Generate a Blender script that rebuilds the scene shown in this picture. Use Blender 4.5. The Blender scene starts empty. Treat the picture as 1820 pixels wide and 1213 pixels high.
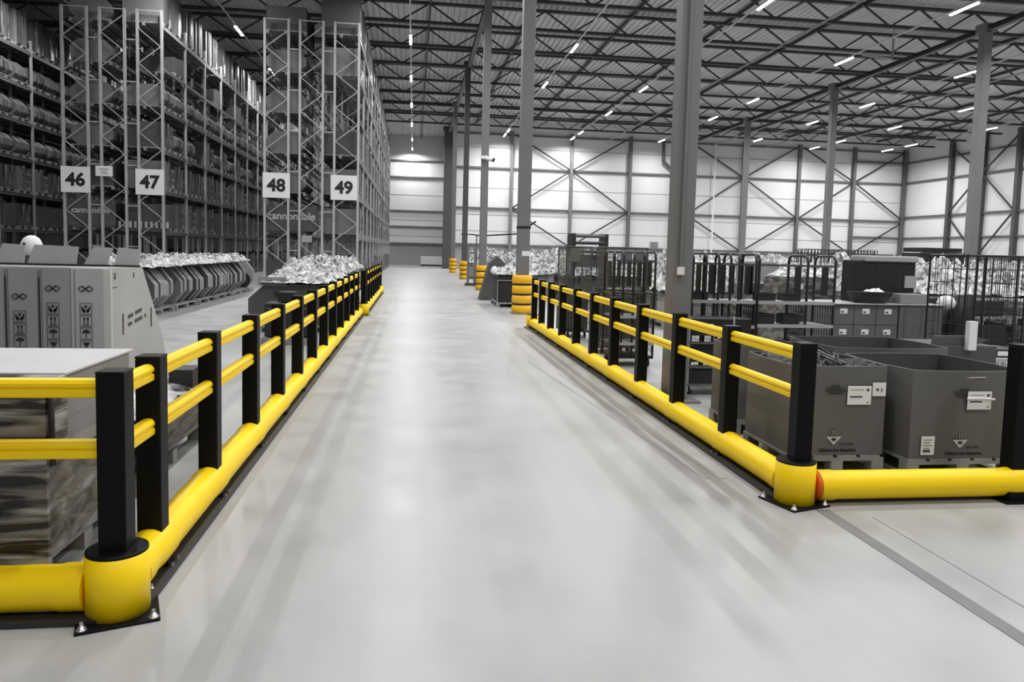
import bpy, math, random
from mathutils import Vector, Matrix, noise
random.seed(7)
PI = math.pi
SC = bpy.context.scene
COL = SC.collection

# ------------------------------------------------------------------ camera
CAM_H = 1.66
def make_camera():
    yaw, pitch, roll, f, cx, cy = .1331, .0761, .0256, 1320.0, 910.0, 548.0
    fw = Vector((math.sin(yaw)*math.cos(pitch), math.cos(yaw)*math.cos(pitch), -math.sin(pitch)))
    r = Vector((math.cos(yaw), -math.sin(yaw), 0)); u = r.cross(fw)
    r2 = r*math.cos(roll)+u*math.sin(roll); u2 = -r*math.sin(roll)+u*math.cos(roll)
    cam = bpy.data.cameras.new('camera'); o = bpy.data.objects.new('camera', cam); COL.objects.link(o)
    m = Matrix((r2, u2, -fw)).transposed().to_4x4(); m.translation = (0, 0, CAM_H)
    o.matrix_world = m
    cam.sensor_fit = 'HORIZONTAL'; cam.sensor_width = 36; cam.lens = f/1820*36
    cam.shift_y = (cy-606.5)/1820
    cam.clip_start = .05; cam.clip_end = 400
    SC.camera = o
make_camera()

# ------------------------------------------------------------------ world, exposure
w = bpy.data.worlds.new('world'); SC.world = w; w.use_nodes = True
w.node_tree.nodes['Background'].inputs[0].default_value = (.8, .8, .8, 1)
w.node_tree.nodes['Background'].inputs[1].default_value = .38
SC.view_settings.view_transform = 'Standard'; SC.view_settings.look = 'None'
SC.view_settings.gamma = 1; SC.view_settings.use_curve_mapping = False
SC.view_settings.exposure = 0.0
LAMP_W = 330.0        # each ceiling strip
SC.cycles.max_bounces = 6; SC.cycles.diffuse_bounces = 4; SC.cycles.glossy_bounces = 3
SC.cycles.transmission_bounces = 3; SC.cycles.transparent_max_bounces = 6
SC.cycles.caustics_reflective = False; SC.cycles.caustics_refractive = False
SC.cycles.sample_clamp_indirect = 4

# ------------------------------------------------------------------ materials
def new_mat(name):
    m = bpy.data.materials.new(name); m.use_nodes = True
    return m, m.node_tree, m.node_tree.nodes['Principled BSDF']
def mat(name, c, rough=.6, metal=0., var=.0, scale=3., bump=0., bscale=20., stretch=None):
    if not isinstance(c, tuple): c = (c, c, c)
    m, nt, b = new_mat(name)
    b.inputs['Base Color'].default_value = (*c, 1); b.inputs['Roughness'].default_value = rough
    b.inputs['Metallic'].default_value = metal
    m.diffuse_color = (*c, 1)
    if var or bump:
        tc = nt.nodes.new('ShaderNodeTexCoord'); mp = nt.nodes.new('ShaderNodeMapping')
        nt.links.new(tc.outputs['Object'], mp.inputs[0])
        if stretch: mp.inputs['Scale'].default_value = stretch
    if var:
        n = nt.nodes.new('ShaderNodeTexNoise'); n.inputs['Scale'].default_value = scale; n.inputs['Detail'].default_value = 6
        nt.links.new(mp.outputs[0], n.inputs['Vector'])
        r = nt.nodes.new('ShaderNodeMapRange'); r.inputs[1].default_value = .3; r.inputs[2].default_value = .7
        r.inputs[3].default_value = 1-var; r.inputs[4].default_value = 1+var
        nt.links.new(n.outputs[0], r.inputs[0])
        h = nt.nodes.new('ShaderNodeVectorMath'); h.operation = 'SCALE'; h.inputs[0].default_value = c
        nt.links.new(r.outputs[0], h.inputs['Scale']); nt.links.new(h.outputs[0], b.inputs['Base Color'])
    if bump:
        n2 = nt.nodes.new('ShaderNodeTexNoise'); n2.inputs['Scale'].default_value = bscale; n2.inputs['Detail'].default_value = 4
        nt.links.new(mp.outputs[0], n2.inputs['Vector'])
        bp = nt.nodes.new('ShaderNodeBump'); bp.inputs['Strength'].default_value = bump; bp.inputs['Distance'].default_value = .02
        nt.links.new(n2.outputs[0], bp.inputs['Height']); nt.links.new(bp.outputs[0], b.inputs['Normal'])
    return m
def emis(name, s):
    m, nt, b = new_mat(name)
    b.inputs['Base Color'].default_value = (.9, .9, .9, 1)
    b.inputs['Emission Color'].default_value = (1, 1, 1, 1); b.inputs['Emission Strength'].default_value = s
    m.cycles.emission_sampling = 'NONE'
    return m
def film_mat(name, c0, c1, rough=.25, sc=(1.5, 1.5, 30)):
    """stretch film round goods: dull ground with bright glossy horizontal creases"""
    m, nt, b = new_mat(name)
    tc = nt.nodes.new('ShaderNodeTexCoord'); mp = nt.nodes.new('ShaderNodeMapping'); mp.inputs['Scale'].default_value = sc
    nt.links.new(tc.outputs['Object'], mp.inputs[0])
    n = nt.nodes.new('ShaderNodeTexNoise'); n.inputs['Scale'].default_value = 1.6; n.inputs['Detail'].default_value = 8; n.inputs['Distortion'].default_value = .6
    nt.links.new(mp.outputs[0], n.inputs['Vector'])
    cr = nt.nodes.new('ShaderNodeValToRGB'); cr.color_ramp.elements[0].position = .42; cr.color_ramp.elements[1].position = .78
    cr.color_ramp.elements[0].color = (c0, c0, c0, 1); cr.color_ramp.elements[1].color = (c1, c1, c1, 1)
    nt.links.new(n.outputs[0], cr.inputs[0]); nt.links.new(cr.outputs[0], b.inputs['Base Color'])
    b.inputs['Roughness'].default_value = rough
    bp = nt.nodes.new('ShaderNodeBump'); bp.inputs['Strength'].default_value = .6; bp.inputs['Distance'].default_value = .03
    nt.links.new(n.outputs[0], bp.inputs['Height']); nt.links.new(bp.outputs[0], b.inputs['Normal'])
    return m
def floor_mat():
    m, nt, b = new_mat('polished_concrete'); N = nt.nodes; L = nt.links
    tc = N.new('ShaderNodeTexCoord')
    def nz(scale, sx, sy, det=6):
        mp = N.new('ShaderNodeMapping'); mp.inputs['Scale'].default_value = (sx, sy, 1); L.new(tc.outputs['Object'], mp.inputs[0])
        n = N.new('ShaderNodeTexNoise'); n.inputs['Scale'].default_value = scale; n.inputs['Detail'].default_value = det
        L.new(mp.outputs[0], n.inputs['Vector']); return n
    def rng(src, a, b_, lo, hi):
        r = N.new('ShaderNodeMapRange'); r.inputs[1].default_value = a; r.inputs[2].default_value = b_
        r.inputs[3].default_value = lo; r.inputs[4].default_value = hi; L.new(src, r.inputs[0]); return r.outputs[0]
    def mul(a, b_):
        x = N.new('ShaderNodeMath'); x.operation = 'MULTIPLY'; L.new(a, x.inputs[0]); L.new(b_, x.inputs[1]); return x.outputs[0]
    big = nz(.35, 1, 1); mid = nz(2.2, 1, .8); stk = nz(1.2, 5, .35); sc = nz(9, 1, .08, 8)
    v = mul(rng(big.outputs[0], .3, .7, .86, 1.08), rng(mid.outputs[0], .3, .7, .92, 1.05))
    v = mul(v, rng(stk.outputs[0], .3, .7, .98, 1.02)); v = mul(v, rng(sc.outputs[0], .3, .7, .985, 1.015))
    s = N.new('ShaderNodeVectorMath'); s.operation = 'SCALE'; s.inputs[0].default_value = (.39, .39, .39)
    L.new(v, s.inputs['Scale']); L.new(s.outputs[0], b.inputs['Base Color'])
    L.new(rng(mid.outputs[0], .3, .7, .30, .42), b.inputs['Roughness'])
    bp = N.new('ShaderNodeBump'); bp.inputs['Strength'].default_value = .05; bp.inputs['Distance'].default_value = .01
    L.new(big.outputs[0], bp.inputs['Height']); L.new(bp.outputs[0], b.inputs['Normal'])
    return m

M = {}
M['floor'] = floor_mat()
M['yellow'] = mat('yellow_polymer', (.98, .67, .004), .42, var=.02, scale=2)
M['yellow'].node_tree.nodes['Principled BSDF'].inputs['Specular IOR Level'].default_value = .28
M['yellow2'] = mat('yellow_foam', (.88, .47, .004), .5, var=.05)
M['orange'] = mat('orange_insert', (.75, .12, .01), .5)
M['black'] = mat('black_polymer', .003, .5)
M['black'].node_tree.nodes['Principled BSDF'].inputs['Specular IOR Level'].default_value = .15
M['blk2'] = mat('black_strap', .008, .6)
M['darkrail_shade'] = mat('dark_rail_shade', .02, .5)
M['bolt'] = mat('zinc_bolt', .5, .3, .8)
M['steel'] = mat('grey_painted_steel', .17, .5, var=.08, scale=1.5)
M['steel_d'] = mat('dark_painted_steel', .07, .5, var=.1)
M['truss'] = mat('truss_steel', .035, .55, var=.1)
M['galv'] = mat('galvanised_steel', .48, .4, .35, var=.1)
M['beam'] = mat('beam_steel', .13, .45, .2, var=.15)
M['wall'] = mat('wall_panel', .72, .6, var=.05, scale=.25)
M['wall_l'] = mat('wall_panel_low', .38, .7, var=.06, scale=.3)
M['girt'] = mat('wall_girt', .12, .6)
M['seam'] = mat('panel_seam', .34, .6)
M['deck'] = mat('roof_deck', .60, .5, .1, var=.1, scale=.4)
M['white'] = mat('white_sheet', .78, .5)
M['sign'] = mat('sign_board', .80, .5)
M['ink'] = mat('black_ink', .01, .6)
M['inkg'] = mat('grey_ink', .06, .7)
M['lamp'] = emis('lamp_diffuser', 14.0)
M['trunk'] = mat('lamp_trunking', .62, .4)
M['wood'] = mat('pallet_wood', .26, .75, var=.25, scale=4)
M['card'] = mat('cardboard', .27, .75, var=.06, scale=2)
M['card2'] = mat('cardboard_light', .40, .75, var=.06, scale=2)
M['card3'] = mat('cardboard_dark', .075, .75, var=.10, scale=2)
M['cardb'] = mat('battery_cardboard', .125, .65, var=.06, scale=1.5)
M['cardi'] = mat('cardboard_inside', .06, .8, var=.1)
M['lid'] = mat('carton_lid', .52, .6, var=.04)
M['film_d'] = film_mat('dark_film', .012, .55, sc=(1.6, 1.6, 15))
M['film_m'] = film_mat('grey_film', .07, .38, sc=(3, 3, 9))
M['film_v'] = film_mat('tall_film', .05, .42, sc=(6, 8, 1.2))
M['film_b'] = film_mat('black_film', .006, .12, sc=(2, 2, 12))
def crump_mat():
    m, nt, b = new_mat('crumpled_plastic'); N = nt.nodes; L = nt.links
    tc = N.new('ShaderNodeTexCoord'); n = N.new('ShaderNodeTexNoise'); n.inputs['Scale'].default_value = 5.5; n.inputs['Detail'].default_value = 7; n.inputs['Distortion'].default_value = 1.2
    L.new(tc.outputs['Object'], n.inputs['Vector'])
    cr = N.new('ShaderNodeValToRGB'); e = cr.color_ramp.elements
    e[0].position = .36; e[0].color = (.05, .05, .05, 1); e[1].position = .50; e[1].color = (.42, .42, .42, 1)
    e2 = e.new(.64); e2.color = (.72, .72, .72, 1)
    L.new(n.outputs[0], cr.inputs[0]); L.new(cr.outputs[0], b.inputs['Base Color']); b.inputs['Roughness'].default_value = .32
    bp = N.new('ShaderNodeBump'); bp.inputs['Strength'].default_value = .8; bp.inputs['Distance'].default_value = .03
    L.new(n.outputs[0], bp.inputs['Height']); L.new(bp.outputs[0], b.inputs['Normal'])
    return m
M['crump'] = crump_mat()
M['rcard'] = mat('rack_cardboard', .07, .7, var=.12, scale=2)
M['rcard2'] = mat('rack_cardboard_pale', .16, .6, var=.12, scale=2)
M['mesh'] = mat('wire_mesh', .035, .5, .4)
M['meshg'] = mat('grey_wire', .16, .4, .5)
M['tubeblk'] = mat('black_tube', .012, .35)
M['tote'] = mat('dark_tote', .018, .5)
M['shelf'] = mat('light_shelf', .38, .5)
M['stain'] = mat('floor_line', .17, .6, var=.15, scale=3)
M['crack'] = mat('floor_joint', .31, .5)

# ------------------------------------------------------------------ mesh builder
class MB:
    def __init__(s): s.v = []; s.f = []; s.m = []; s.sm = []
    def add(s, vs, fs, mi=0, sm=False):
        o = len(s.v); s.v += [tuple(v) for v in vs]
        for f in fs: s.f.append([i+o for i in f]); s.m.append(mi); s.sm.append(sm)
        return s
    def box(s, x0, x1, y0, y1, z0, z1, mi=0):
        v = [(x0,y0,z0),(x1,y0,z0),(x1,y1,z0),(x0,y1,z0),(x0,y0,z1),(x1,y0,z1),(x1,y1,z1),(x0,y1,z1)]
        return s.add(v, [(0,3,2,1),(4,5,6,7),(0,1,5,4),(1,2,6,5),(2,3,7,6),(3,0,4,7)], mi)
    def bar(s, a, b, w, h=None, mi=0, up=(0,0,1)):
        a = Vector(a); b = Vector(b); h = w if h is None else h
        d = (b-a).normalized(); up = Vector(up)
        if abs(d.dot(up)) > .98: up = Vector((0,1,0))
        x = d.cross(up).normalized()*(w/2); y = x.cross(d).normalized()*(h/2)
        v = [a-x-y, a+x-y, a+x+y, a-x+y, b-x-y, b+x-y, b+x+y, b-x+y]
        return s.add(v, [(0,1,2,3),(7,6,5,4),(0,4,5,1),(1,5,6,2),(2,6,7,3),(3,7,4,0)], mi)
    def rings(s, rings, mi=0, caps=True, sm=True):
        n = len(rings[0]); vs = [p for r in rings for p in r]; fs = []
        for k in range(len(rings)-1):
            for i in range(n):
                j = (i+1) % n; fs.append((k*n+i, k*n+j, (k+1)*n+j, (k+1)*n+i))
        s.add(vs, fs, mi, sm)
        if caps:
            s.add(rings[0], [tuple(range(n))[::-1]], mi); s.add(rings[-1], [tuple(range(n))], mi)
        return s
    def tube(s, pts, r, n=8, mi=0, caps=True):
        pts = [Vector(p) for p in pts]; rs = r if isinstance(r, (list, tuple)) else [r]*len(pts)
        rings = []; ref = None
        for k, p in enumerate(pts):
            d = (pts[min(k+1, len(pts)-1)]-pts[max(k-1, 0)]).normalized()
            if ref is None: ref = Vector((0,0,1)) if abs(d.z) < .9 else Vector((1,0,0))
            x = d.cross(ref).normalized(); y = d.cross(x).normalized(); ref = -y if ref.dot(-y) > 0 else y
            y = d.cross(x)
            rings.append([p+(x*math.cos(2*PI*i/n)+y*math.sin(2*PI*i/n))*rs[k] for i in range(n)])
        return s.rings(rings, mi, caps)
    def lathe(s, c, prof, n=24, mi=0, caps=True):
        rings = [[(c[0]+r*math.cos(2*PI*i/n), c[1]+r*math.sin(2*PI*i/n), c[2]+z) for i in range(n)] for r, z in prof]
        return s.rings(rings, mi, caps)
    def prism(s, prof, ax, a0, a1, mi=0, mside=None):
        def P(p, a):
            return (a, p[0], p[1]) if ax == 'x' else ((p[0], a, p[1]) if ax == 'y' else (p[0], p[1], a))
        n = len(prof); vs = [P(p, a0) for p in prof]+[P(p, a1) for p in prof]
        s.add(vs, [tuple(range(n))[::-1], tuple(range(n, 2*n))], mi)
        s.add(vs, [(i, (i+1) % n, n+(i+1) % n, n+i) for i in range(n)], mi if mside is None else mside)
        return s
    def build(s, name, mats, parent=None, loc=None, bevel=0, rot=None):
        me = bpy.data.meshes.new(name); me.from_pydata(s.v, [], s.f)
        if not isinstance(mats, (list, tuple)): mats = [mats]
        for m in mats: me.materials.append(M[m] if isinstance(m, str) else m)
        me.polygons.foreach_set('material_index', s.m); me.polygons.foreach_set('use_smooth', s.sm)
        me.update()
        import bmesh
        bm = bmesh.new(); bm.from_mesh(me); bmesh.ops.recalc_face_normals(bm, faces=bm.faces); bm.to_mesh(me); bm.free()
        o = bpy.data.objects.new(name, me); COL.objects.link(o)
        if parent is not None: o.parent = parent
        if loc: o.location = loc
        if rot: o.rotation_euler = rot
        if bevel:
            b = o.modifiers.new('bevel', 'BEVEL'); b.width = bevel; b.segments = 2; b.limit_method = 'ANGLE'; b.angle_limit = .7
        return o
def thing(name, label, cat, loc=(0,0,0), rz=0, group=None):
    o = bpy.data.objects.new(name, None); COL.objects.link(o); o.empty_display_size = .2
    o.location = loc; o.rotation_euler = (0,0,rz)
    return tag(o, label, cat, group)
def tag(o, label, cat, group=None):
    o['label'] = label; o['category'] = cat
    if group: o['group'] = group
    return o
def struct(o): o['kind'] = 'structure'; return o
CH = {}
def kids(o): return [c for c in bpy.data.objects if c.parent == o]
def dup(root, loc, rz=None, label=None, group=None, cat=None, ch=None):
    """copy of a thing with copies of its parts and sub-parts"""
    key = root.name
    if key not in CH: CH[key] = [(c, kids(c)) for c in kids(root)]
    r = root.copy(); COL.objects.link(r); r.location = loc
    if rz is not None: r.rotation_euler = (0,0,rz)
    if label: r['label'] = label
    if group: r['group'] = group
    elif 'group' in r: del r['group']
    for c, gs in CH[key]:
        d = c.copy(); COL.objects.link(d); d.parent = r
        for g in gs:
            e = g.copy(); COL.objects.link(e); e.parent = d
    return r
def text_mesh(name, body, size, m, parent, mw, bold=0., align='CENTER', ext=.001, sx=1.):
    cu = bpy.data.curves.new(name, 'FONT'); cu.body = body; cu.size = size; cu.align_x = align; cu.align_y = 'CENTER'
    cu.offset = bold; cu.extrude = ext; cu.resolution_u = 3
    t = bpy.data.objects.new('tmp', cu); COL.objects.link(t)
    bpy.context.view_layer.update()
    me = bpy.data.meshes.new_from_object(t.evaluated_get(bpy.context.evaluated_depsgraph_get()))
    bpy.data.objects.remove(t)
    me.materials.clear(); me.materials.append(M[m])
    o = bpy.data.objects.new(name, me); COL.objects.link(o)
    if sx != 1: mw = mw @ Matrix.Diagonal((sx, 1, 1, 1))
    me.transform(mw)
    if parent is not None: o.parent = parent
    return o
def face_front(x, y, z):   # text plane facing -Y
    return Matrix.Translation((x, y, z)) @ Matrix.Rotation(PI/2, 4, 'X')
def face_right(x, y, z, tilt=0):   # text plane facing +X
    return Matrix.Translation((x, y, z)) @ Matrix.Rotation(PI/2, 4, 'Z') @ Matrix.Rotation(PI/2, 4, 'X') @ Matrix.Rotation(tilt, 4, 'Z')

# ------------------------------------------------------------------ setting
struct(MB().box(-30, 47.5, -8, 78, -.3, 0).build('floor', 'floor'))
def corr(x0, x1, y0, y1, z, pitch=.3, h=.07):
    mb = MB(); n = int((x1-x0)/pitch); prof = []
    for i in range(n):
        x = x0+i*pitch
        prof += [(x, z), (x+pitch*.35, z), (x+pitch*.5, z+h), (x+pitch*.85, z+h)]
    prof.append((x0+n*pitch, z))
    a = [(p[0], y0, p[1]) for p in prof]; b = [(p[0], y1, p[1]) for p in prof]; k = len(prof)
    mb.add(a+b, [(i, i+1, k+i+1, k+i) for i in range(k-1)])
    mb.box(x0, x1, y0, y1, z+h+.02, z+h+.2)
    return mb
struct(corr(-30, 48, -8, 79, 13.2).build('ceiling', 'deck'))
# back wall of the right hall, with posts, girts and cross braces as its parts
YW = 67.0; XS = [3.1, 8.6, 14.1, 19.6, 25.1, 30.6, 36.1, 41.7, 46.9]
wb = struct(MB().box(3.1, 47.5, YW+.25, YW+.45, 2.2, 13.3).build('wall_back', 'wall'))
MB().box(3.1, 47.5, YW+.25, YW+.45, 0, 2.2).build('plinth', 'wall_l', wb)
for x in XS[1:]: MB().box(x-.14, x+.14, YW-.12, YW+.2, 0, 12.4).build('wall_post', 'girt' if x > 18 else 'steel', wb)
for z, hh in ((2.2, .2), (5.5, .16), (9.1, .16), (12.1, .14)): MB().box(3.1, 46.9, YW+.05, YW+.25, z-hh/2, z+hh/2).build('wall_girt', 'girt', wb)
for z in (3.45, 4.9, 7.3, 10.9):
    MB().box(3.1, 46.9, YW+.235, YW+.25, z-.03, z+.03).build('panel_seam', 'seam', wb)
for z in (3.9, 11.1): MB().box(41.7, 46.9, YW+.05, YW+.25, z-.08, z+.08).build('wall_girt', 'girt', wb)
def brace(p, q, y=YW-.05): MB().bar((p[0], y, p[1]), (q[0], y, q[1]), .09, .12).build('cross_brace', 'truss', wb)
for a in (14.1, 30.6, 41.7):
    b0, b1 = a-5.5, a+5.4
    for bx in (b0, b1):
        brace((a, 9.1), (bx+(.3 if bx < a else -.3), 12.1)); brace((a, 9.1), (bx, 5.5)); brace((bx, 5.5), (a, 2.2))
# end wall beyond the rack aisle
wl = struct(MB().box(-30, 3.1, 78, 78.2, 2.2, 13.3).build('wall_end', 'wall'))
MB().box(-30, 3.1, 78, 78.2, 0, 2.2).build('plinth', 'wall_l', wl)
for z, hh in ((2.2, .2), (3.94, .16), (5.56, .16), (9.02, .16), (10.7, .14)): MB().box(-30, 3.1, 77.8, 78, z-hh/2, z+hh/2).build('wall_girt', 'girt', wl)
for z in (4.64, 3.0, 7.2): MB().box(-30, 3.1, 77.985, 78, z-.03, z+.03).build('panel_seam', 'seam', wl)
struct(MB().box(3.1, 3.3, YW+.2, 78, 0, 13.3).build('wall_return', 'wall_l'))
# right side wall
wr = struct(MB().box(47.3, 47.5, 10, YW+.3, 2.2, 13.3).build('wall_right', 'wall'))
MB().box(47.3, 47.5, 10, YW+.3, 0, 2.2).build('plinth', 'wall_l', wr)
YS = [60.9, 57.1, 53.4, 49.6, 45.8]
for y in YS: MB().box(46.9, 47.25, y-.18, y+.18, 0, 12.4).build('wall_post', 'steel_d', wr)
for z, hh in ((2.2, .2), (5.9, .16), (9.2, .16), (3.9, .14), (11.1, .14)): MB().box(47.1, 47.3, 10, YW, z-hh/2, z+hh/2).build('wall_girt', 'girt', wr)
for q in (60.9, 53.4):
    for p, r in ((9.2, 11.9), (9.2, 5.9)):
        MB().bar((46.95, 57.1, p), (46.95, q, r), .09, .12).build('cross_brace', 'truss', wr)
    MB().bar((46.95, q, 5.9), (46.95, 57.1, 2.2), .09, .12).build('cross_brace', 'truss', wr)
struct(MB().box(-30.2, -30, -8, 78, 0, 13.3).build('wall_left', 'wall_l'))

# ------------------------------------------------------------------ floor markings
def flat(name, pts, m, label, cat='floor mark'):
    n = len(pts)
    return tag(MB().prism(pts, 'z', .0005, .003).build(name, m), label, cat)
flat('tyre_track', [(2.66, .5), (2.74, .5), (2.76, 4.5), (2.67, 4.5)], 'stain', 'dark straight stripe on the floor running from the right corner bollard')
flat('floor_joint', [(2.93, .5), (2.945, .5), (2.99, 4.35), (2.975, 4.35)], 'crack', 'thin joint line in the concrete right of the dark floor stripe')
for k, (xa, ya, xb, yb, wd) in enumerate(((2.2, 5.2, 1.75, 11, .02), (2.32, 5.2, 2.0, 10, .03))):
    d = Vector((xb-xa, yb-ya)).normalized(); nx = Vector((-d.y, d.x))*wd
    flat('tyre_track', [(xa+nx.x, ya+nx.y), (xa-nx.x, ya-nx.y), (xb-nx.x*.5, yb-nx.y*.5), (xb+nx.x*.5, yb+nx.y*.5)], 'crack',
         ['faint tyre mark on the aisle floor nearest its centre', 'faint broad tyre mark close beside the right barrier', 'faint tyre mark crossing the other two by the right barrier'][k])

# ------------------------------------------------------------------ steel columns
def column(x, y, s, h, label, m='steel'):
    t = thing('steel_column', label, 'column', (x, y, 0))
    mb = MB(); f = .02
    mb.box(-s/2, s/2, -s/2, s/2, 0, h); mb.build('shaft', m, t, bevel=.012)
    MB().box(-s/2-.12, s/2+.12, -s/2-.12, s/2+.12, 0, .025).build('base_plate', m, t)
    MB().box(-s/2-.1, s/2+.1, -s/2-.1, s/2+.1, h-.35, h).build('head_plate', m, t)
    return t
c0 = column(3.0, 8.15, .235, 12.3, 'large grey steel column standing behind the right barrier')
c1 = column(2.9, 19.75, .32, 12.3, 'grey steel column in the nearest yellow protector, at the barrier end')
column(2.9, 31.4, .30, 12.3, 'grey steel column with security camera, second protected one')
column(2.9, 43.0, .30, 12.3, 'dark grey steel column, third protected one along the lane', 'steel_d')
column(2.85, 54.6, .28, 12.3, 'pale grey steel column, farthest with a yellow protector')
column(2.9, 66.3, .75, 12.4, 'thick dark column at the corner of the two end walls', 'steel_d')
column(25.2, 31.0, .40, 12.3, 'grey steel column nearest on the far right, beside the dark wall post')
column(25.15, 43.0, .36, 12.3, 'grey steel column in the middle of the right hall')
column(25.15, 54.8, .36, 12.3, 'grey steel column most distant of the right hall row')
# junction box, conduit, camera, notice
t = thing('junction_box', 'white switch box at the end of a pipe on the large column', 'box', (2.965, 8.02, 1.49))
MB().box(-.04, .04, -.035, .008, -.045, .045).build('housing', 'white', t, bevel=.006)
MB().tube([(0, -.012, .045), (0, -.012, 10.4)], .018, 10).build('conduit', 'steel', t)
t = thing('security_camera', 'small white security camera bracketed to the second protected column', 'camera', (2.99, 31.2, 5.5))
MB().box(-.35, 0, -.1, .0, -.03, .1).build('bracket', 'white', t)
MB().tube([(-.1, -.12, .0), (.2, -.25, -.08)], .085, 10).build('camera_body', 'white', t)
MB().tube([(.2, -.25, -.08), (.25, -.27, -.1)], .09, 10).build('lens', 'ink', t)
MB().box(-.17, .17, -.175, .175, 2.28, 2.34).build('strap', 'blk2', c1)
MB().box(-.05, .17, -.18, -.165, 1.55, 1.68).build('paper_note', 'sign', c1)
t = thing('wall_notice', 'small grey notice fixed to the far back wall', 'notice', (22.2, YW+.2, 2.6))
MB().box(-.4, .4, -.02, .02, -.3, .3).build('notice_board', 'seam', t)
for i in range(3): MB().box(-.3, .3, -.03, -.02, -.2+i*.17, -.14+i*.17).build('text_line', 'inkg', t)

def protector(x, y, label):
    t = thing('column_protector', label, 'column protector', (x, y, 0), 0, 'yellow column protectors along the lane')
    for k in range(4):
        z = .0+k*.265; r = .265
        MB().lathe((0,0,z), [(r-.03, 0), (r-.005, .02), (r+.01, .12), (r-.005, .225), (r-.035, .245)], 24).build('foam_ring', 'yellow2', t)
    for k in range(3):
        z = .235+k*.265
        MB().lathe((0,0,z), [(.25, 0), (.262, .005), (.262, .05), (.25, .055)], 24).build('strap', 'blk2', t)
    return t
protector(2.9, 19.75, 'yellow column protector with black bands, nearest, beside the barrier end')
protector(2.9, 31.4, 'yellow column protector with black bands, second, partly behind goods')
protector(2.9, 43.0, 'yellow column protector with black bands, third from the camera')
protector(2.85, 54.6, 'yellow column protector with black bands, the farthest of the four')

ORD = ['nearest', 'second', 'third', 'fourth', 'fifth', 'sixth', 'seventh', 'eighth', 'ninth', 'tenth', 'eleventh', 'twelfth', 'thirteenth', 'fourteenth', 'fifteenth']
# ------------------------------------------------------------------ roof steel
def truss(y, label):
    t = thing('roof_truss', label, 'roof truss', (0, y, 12.1), 0, 'steel roof trusses under the corrugated deck')
    x0, x1 = -29.5, 47; H = 1.0
    MB().box(x0, x1, -.09, .09, 0, .13).build('bottom_chord', 'truss', t)
    MB().box(x0, x1, -.1, .1, H-.12, H).build('top_chord', 'truss', t)
    mb = MB(); n = 56; st = (x1-x0)/n
    for i in range(n):
        a = x0+i*st
        mb.bar((a, 0, .06 if i % 2 else H-.06), (a+st, 0, H-.06 if i % 2 else .06), .07, .07)
    mb.build('web', 'truss', t); return t
tr0 = None
TY = [27.8+3.93*k for k in range(10)]+[24.0]
for i, y in enumerate(TY):
    if tr0 is None: tr0 = truss(y, 'nearest roof truss in view crossing the hall')
    elif y < 25: dup(tr0, (0, y, 12.1), label='dark lattice roof truss hidden just above the picture edge', group='steel roof trusses under the corrugated deck')
    else: dup(tr0, (0, y, 12.1), label='dark lattice roof truss crossing the hall, %s in depth from the camera' % ORD[i], group='steel roof trusses under the corrugated deck')
for x, lab in ((2.95, 'long roof girder running over the protected columns'), (25.15, 'long roof girder running over the right hall columns')):
    t = thing('roof_girder', lab, 'girder', (x, 0, 11.95))
    MB().box(-.12, .12, 8, YW, 0, .03).build('bottom_flange', 'girt', t)
    MB().box(-.02, .02, 8, YW, .03, .22).build('girder_web', 'truss', t)
    MB().box(-.12, .12, 8, YW, .22, .25).build('top_flange', 'truss', t)
# purlin rails between trusses
for i, x in enumerate([-4.2, 0.6, 5.4, 10.2, 15, 19.8, 30, 34.8, 39.6, 44]):
    tag(MB().box(x-.05, x+.05, 12, 78, 13.0, 13.15).build('purlin', 'truss'),
        'thin dark lengthwise purlin under the roof deck, %s counted from the left' % (['first']+ORD[1:])[i], 'purlin', 'lengthwise purlins under the roof deck')
# sprinkler pipes
for i, (x, z) in enumerate(((17.5, 11.95), (27.2, 11.9), (32.5, 12.0))):
    tag(MB().tube([(x, 14, z), (x, YW-.3, z)], .05, 8).build('sprinkler_pipe', 'seam'),
        ['pale sprinkler pipe under the roof left of the right girder', 'pale sprinkler pipe just right of the right girder', 'pale sprinkler pipe farthest right under the roof'][i], 'pipe')
# white hanging pipe loop near lights
t = thing('pipe_loop', 'pale bent pipe hanging beside a strip light on the right', 'pipe', (0, 0, 0))
MB().tube([(20.9, 33.5, 11.35), (22.4, 33.6, 11.3), (22.9, 34.2, 11.35), (22.9, 34.2, 13.19)], .05, 8).build('pipe', 'seam', t)
# downpipes on back wall
tag(MB().tube([(22.6, YW-.3, 12.1), (22.6, YW-.3, 10.3), (23.9, YW-.35, 9.2), (23.9, YW-.35, 0)], .16, 8).build('downpipe', 'steel_d'), 'dark bent downpipe on the back wall beside the large column', 'pipe')
tag(MB().tube([(27.6, YW-.3, 12.1), (27.6, YW-.3, 0)], .08, 8).build('downpipe', 'sign'), 'thin white downpipe on the back wall right of the large column', 'pipe')

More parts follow.
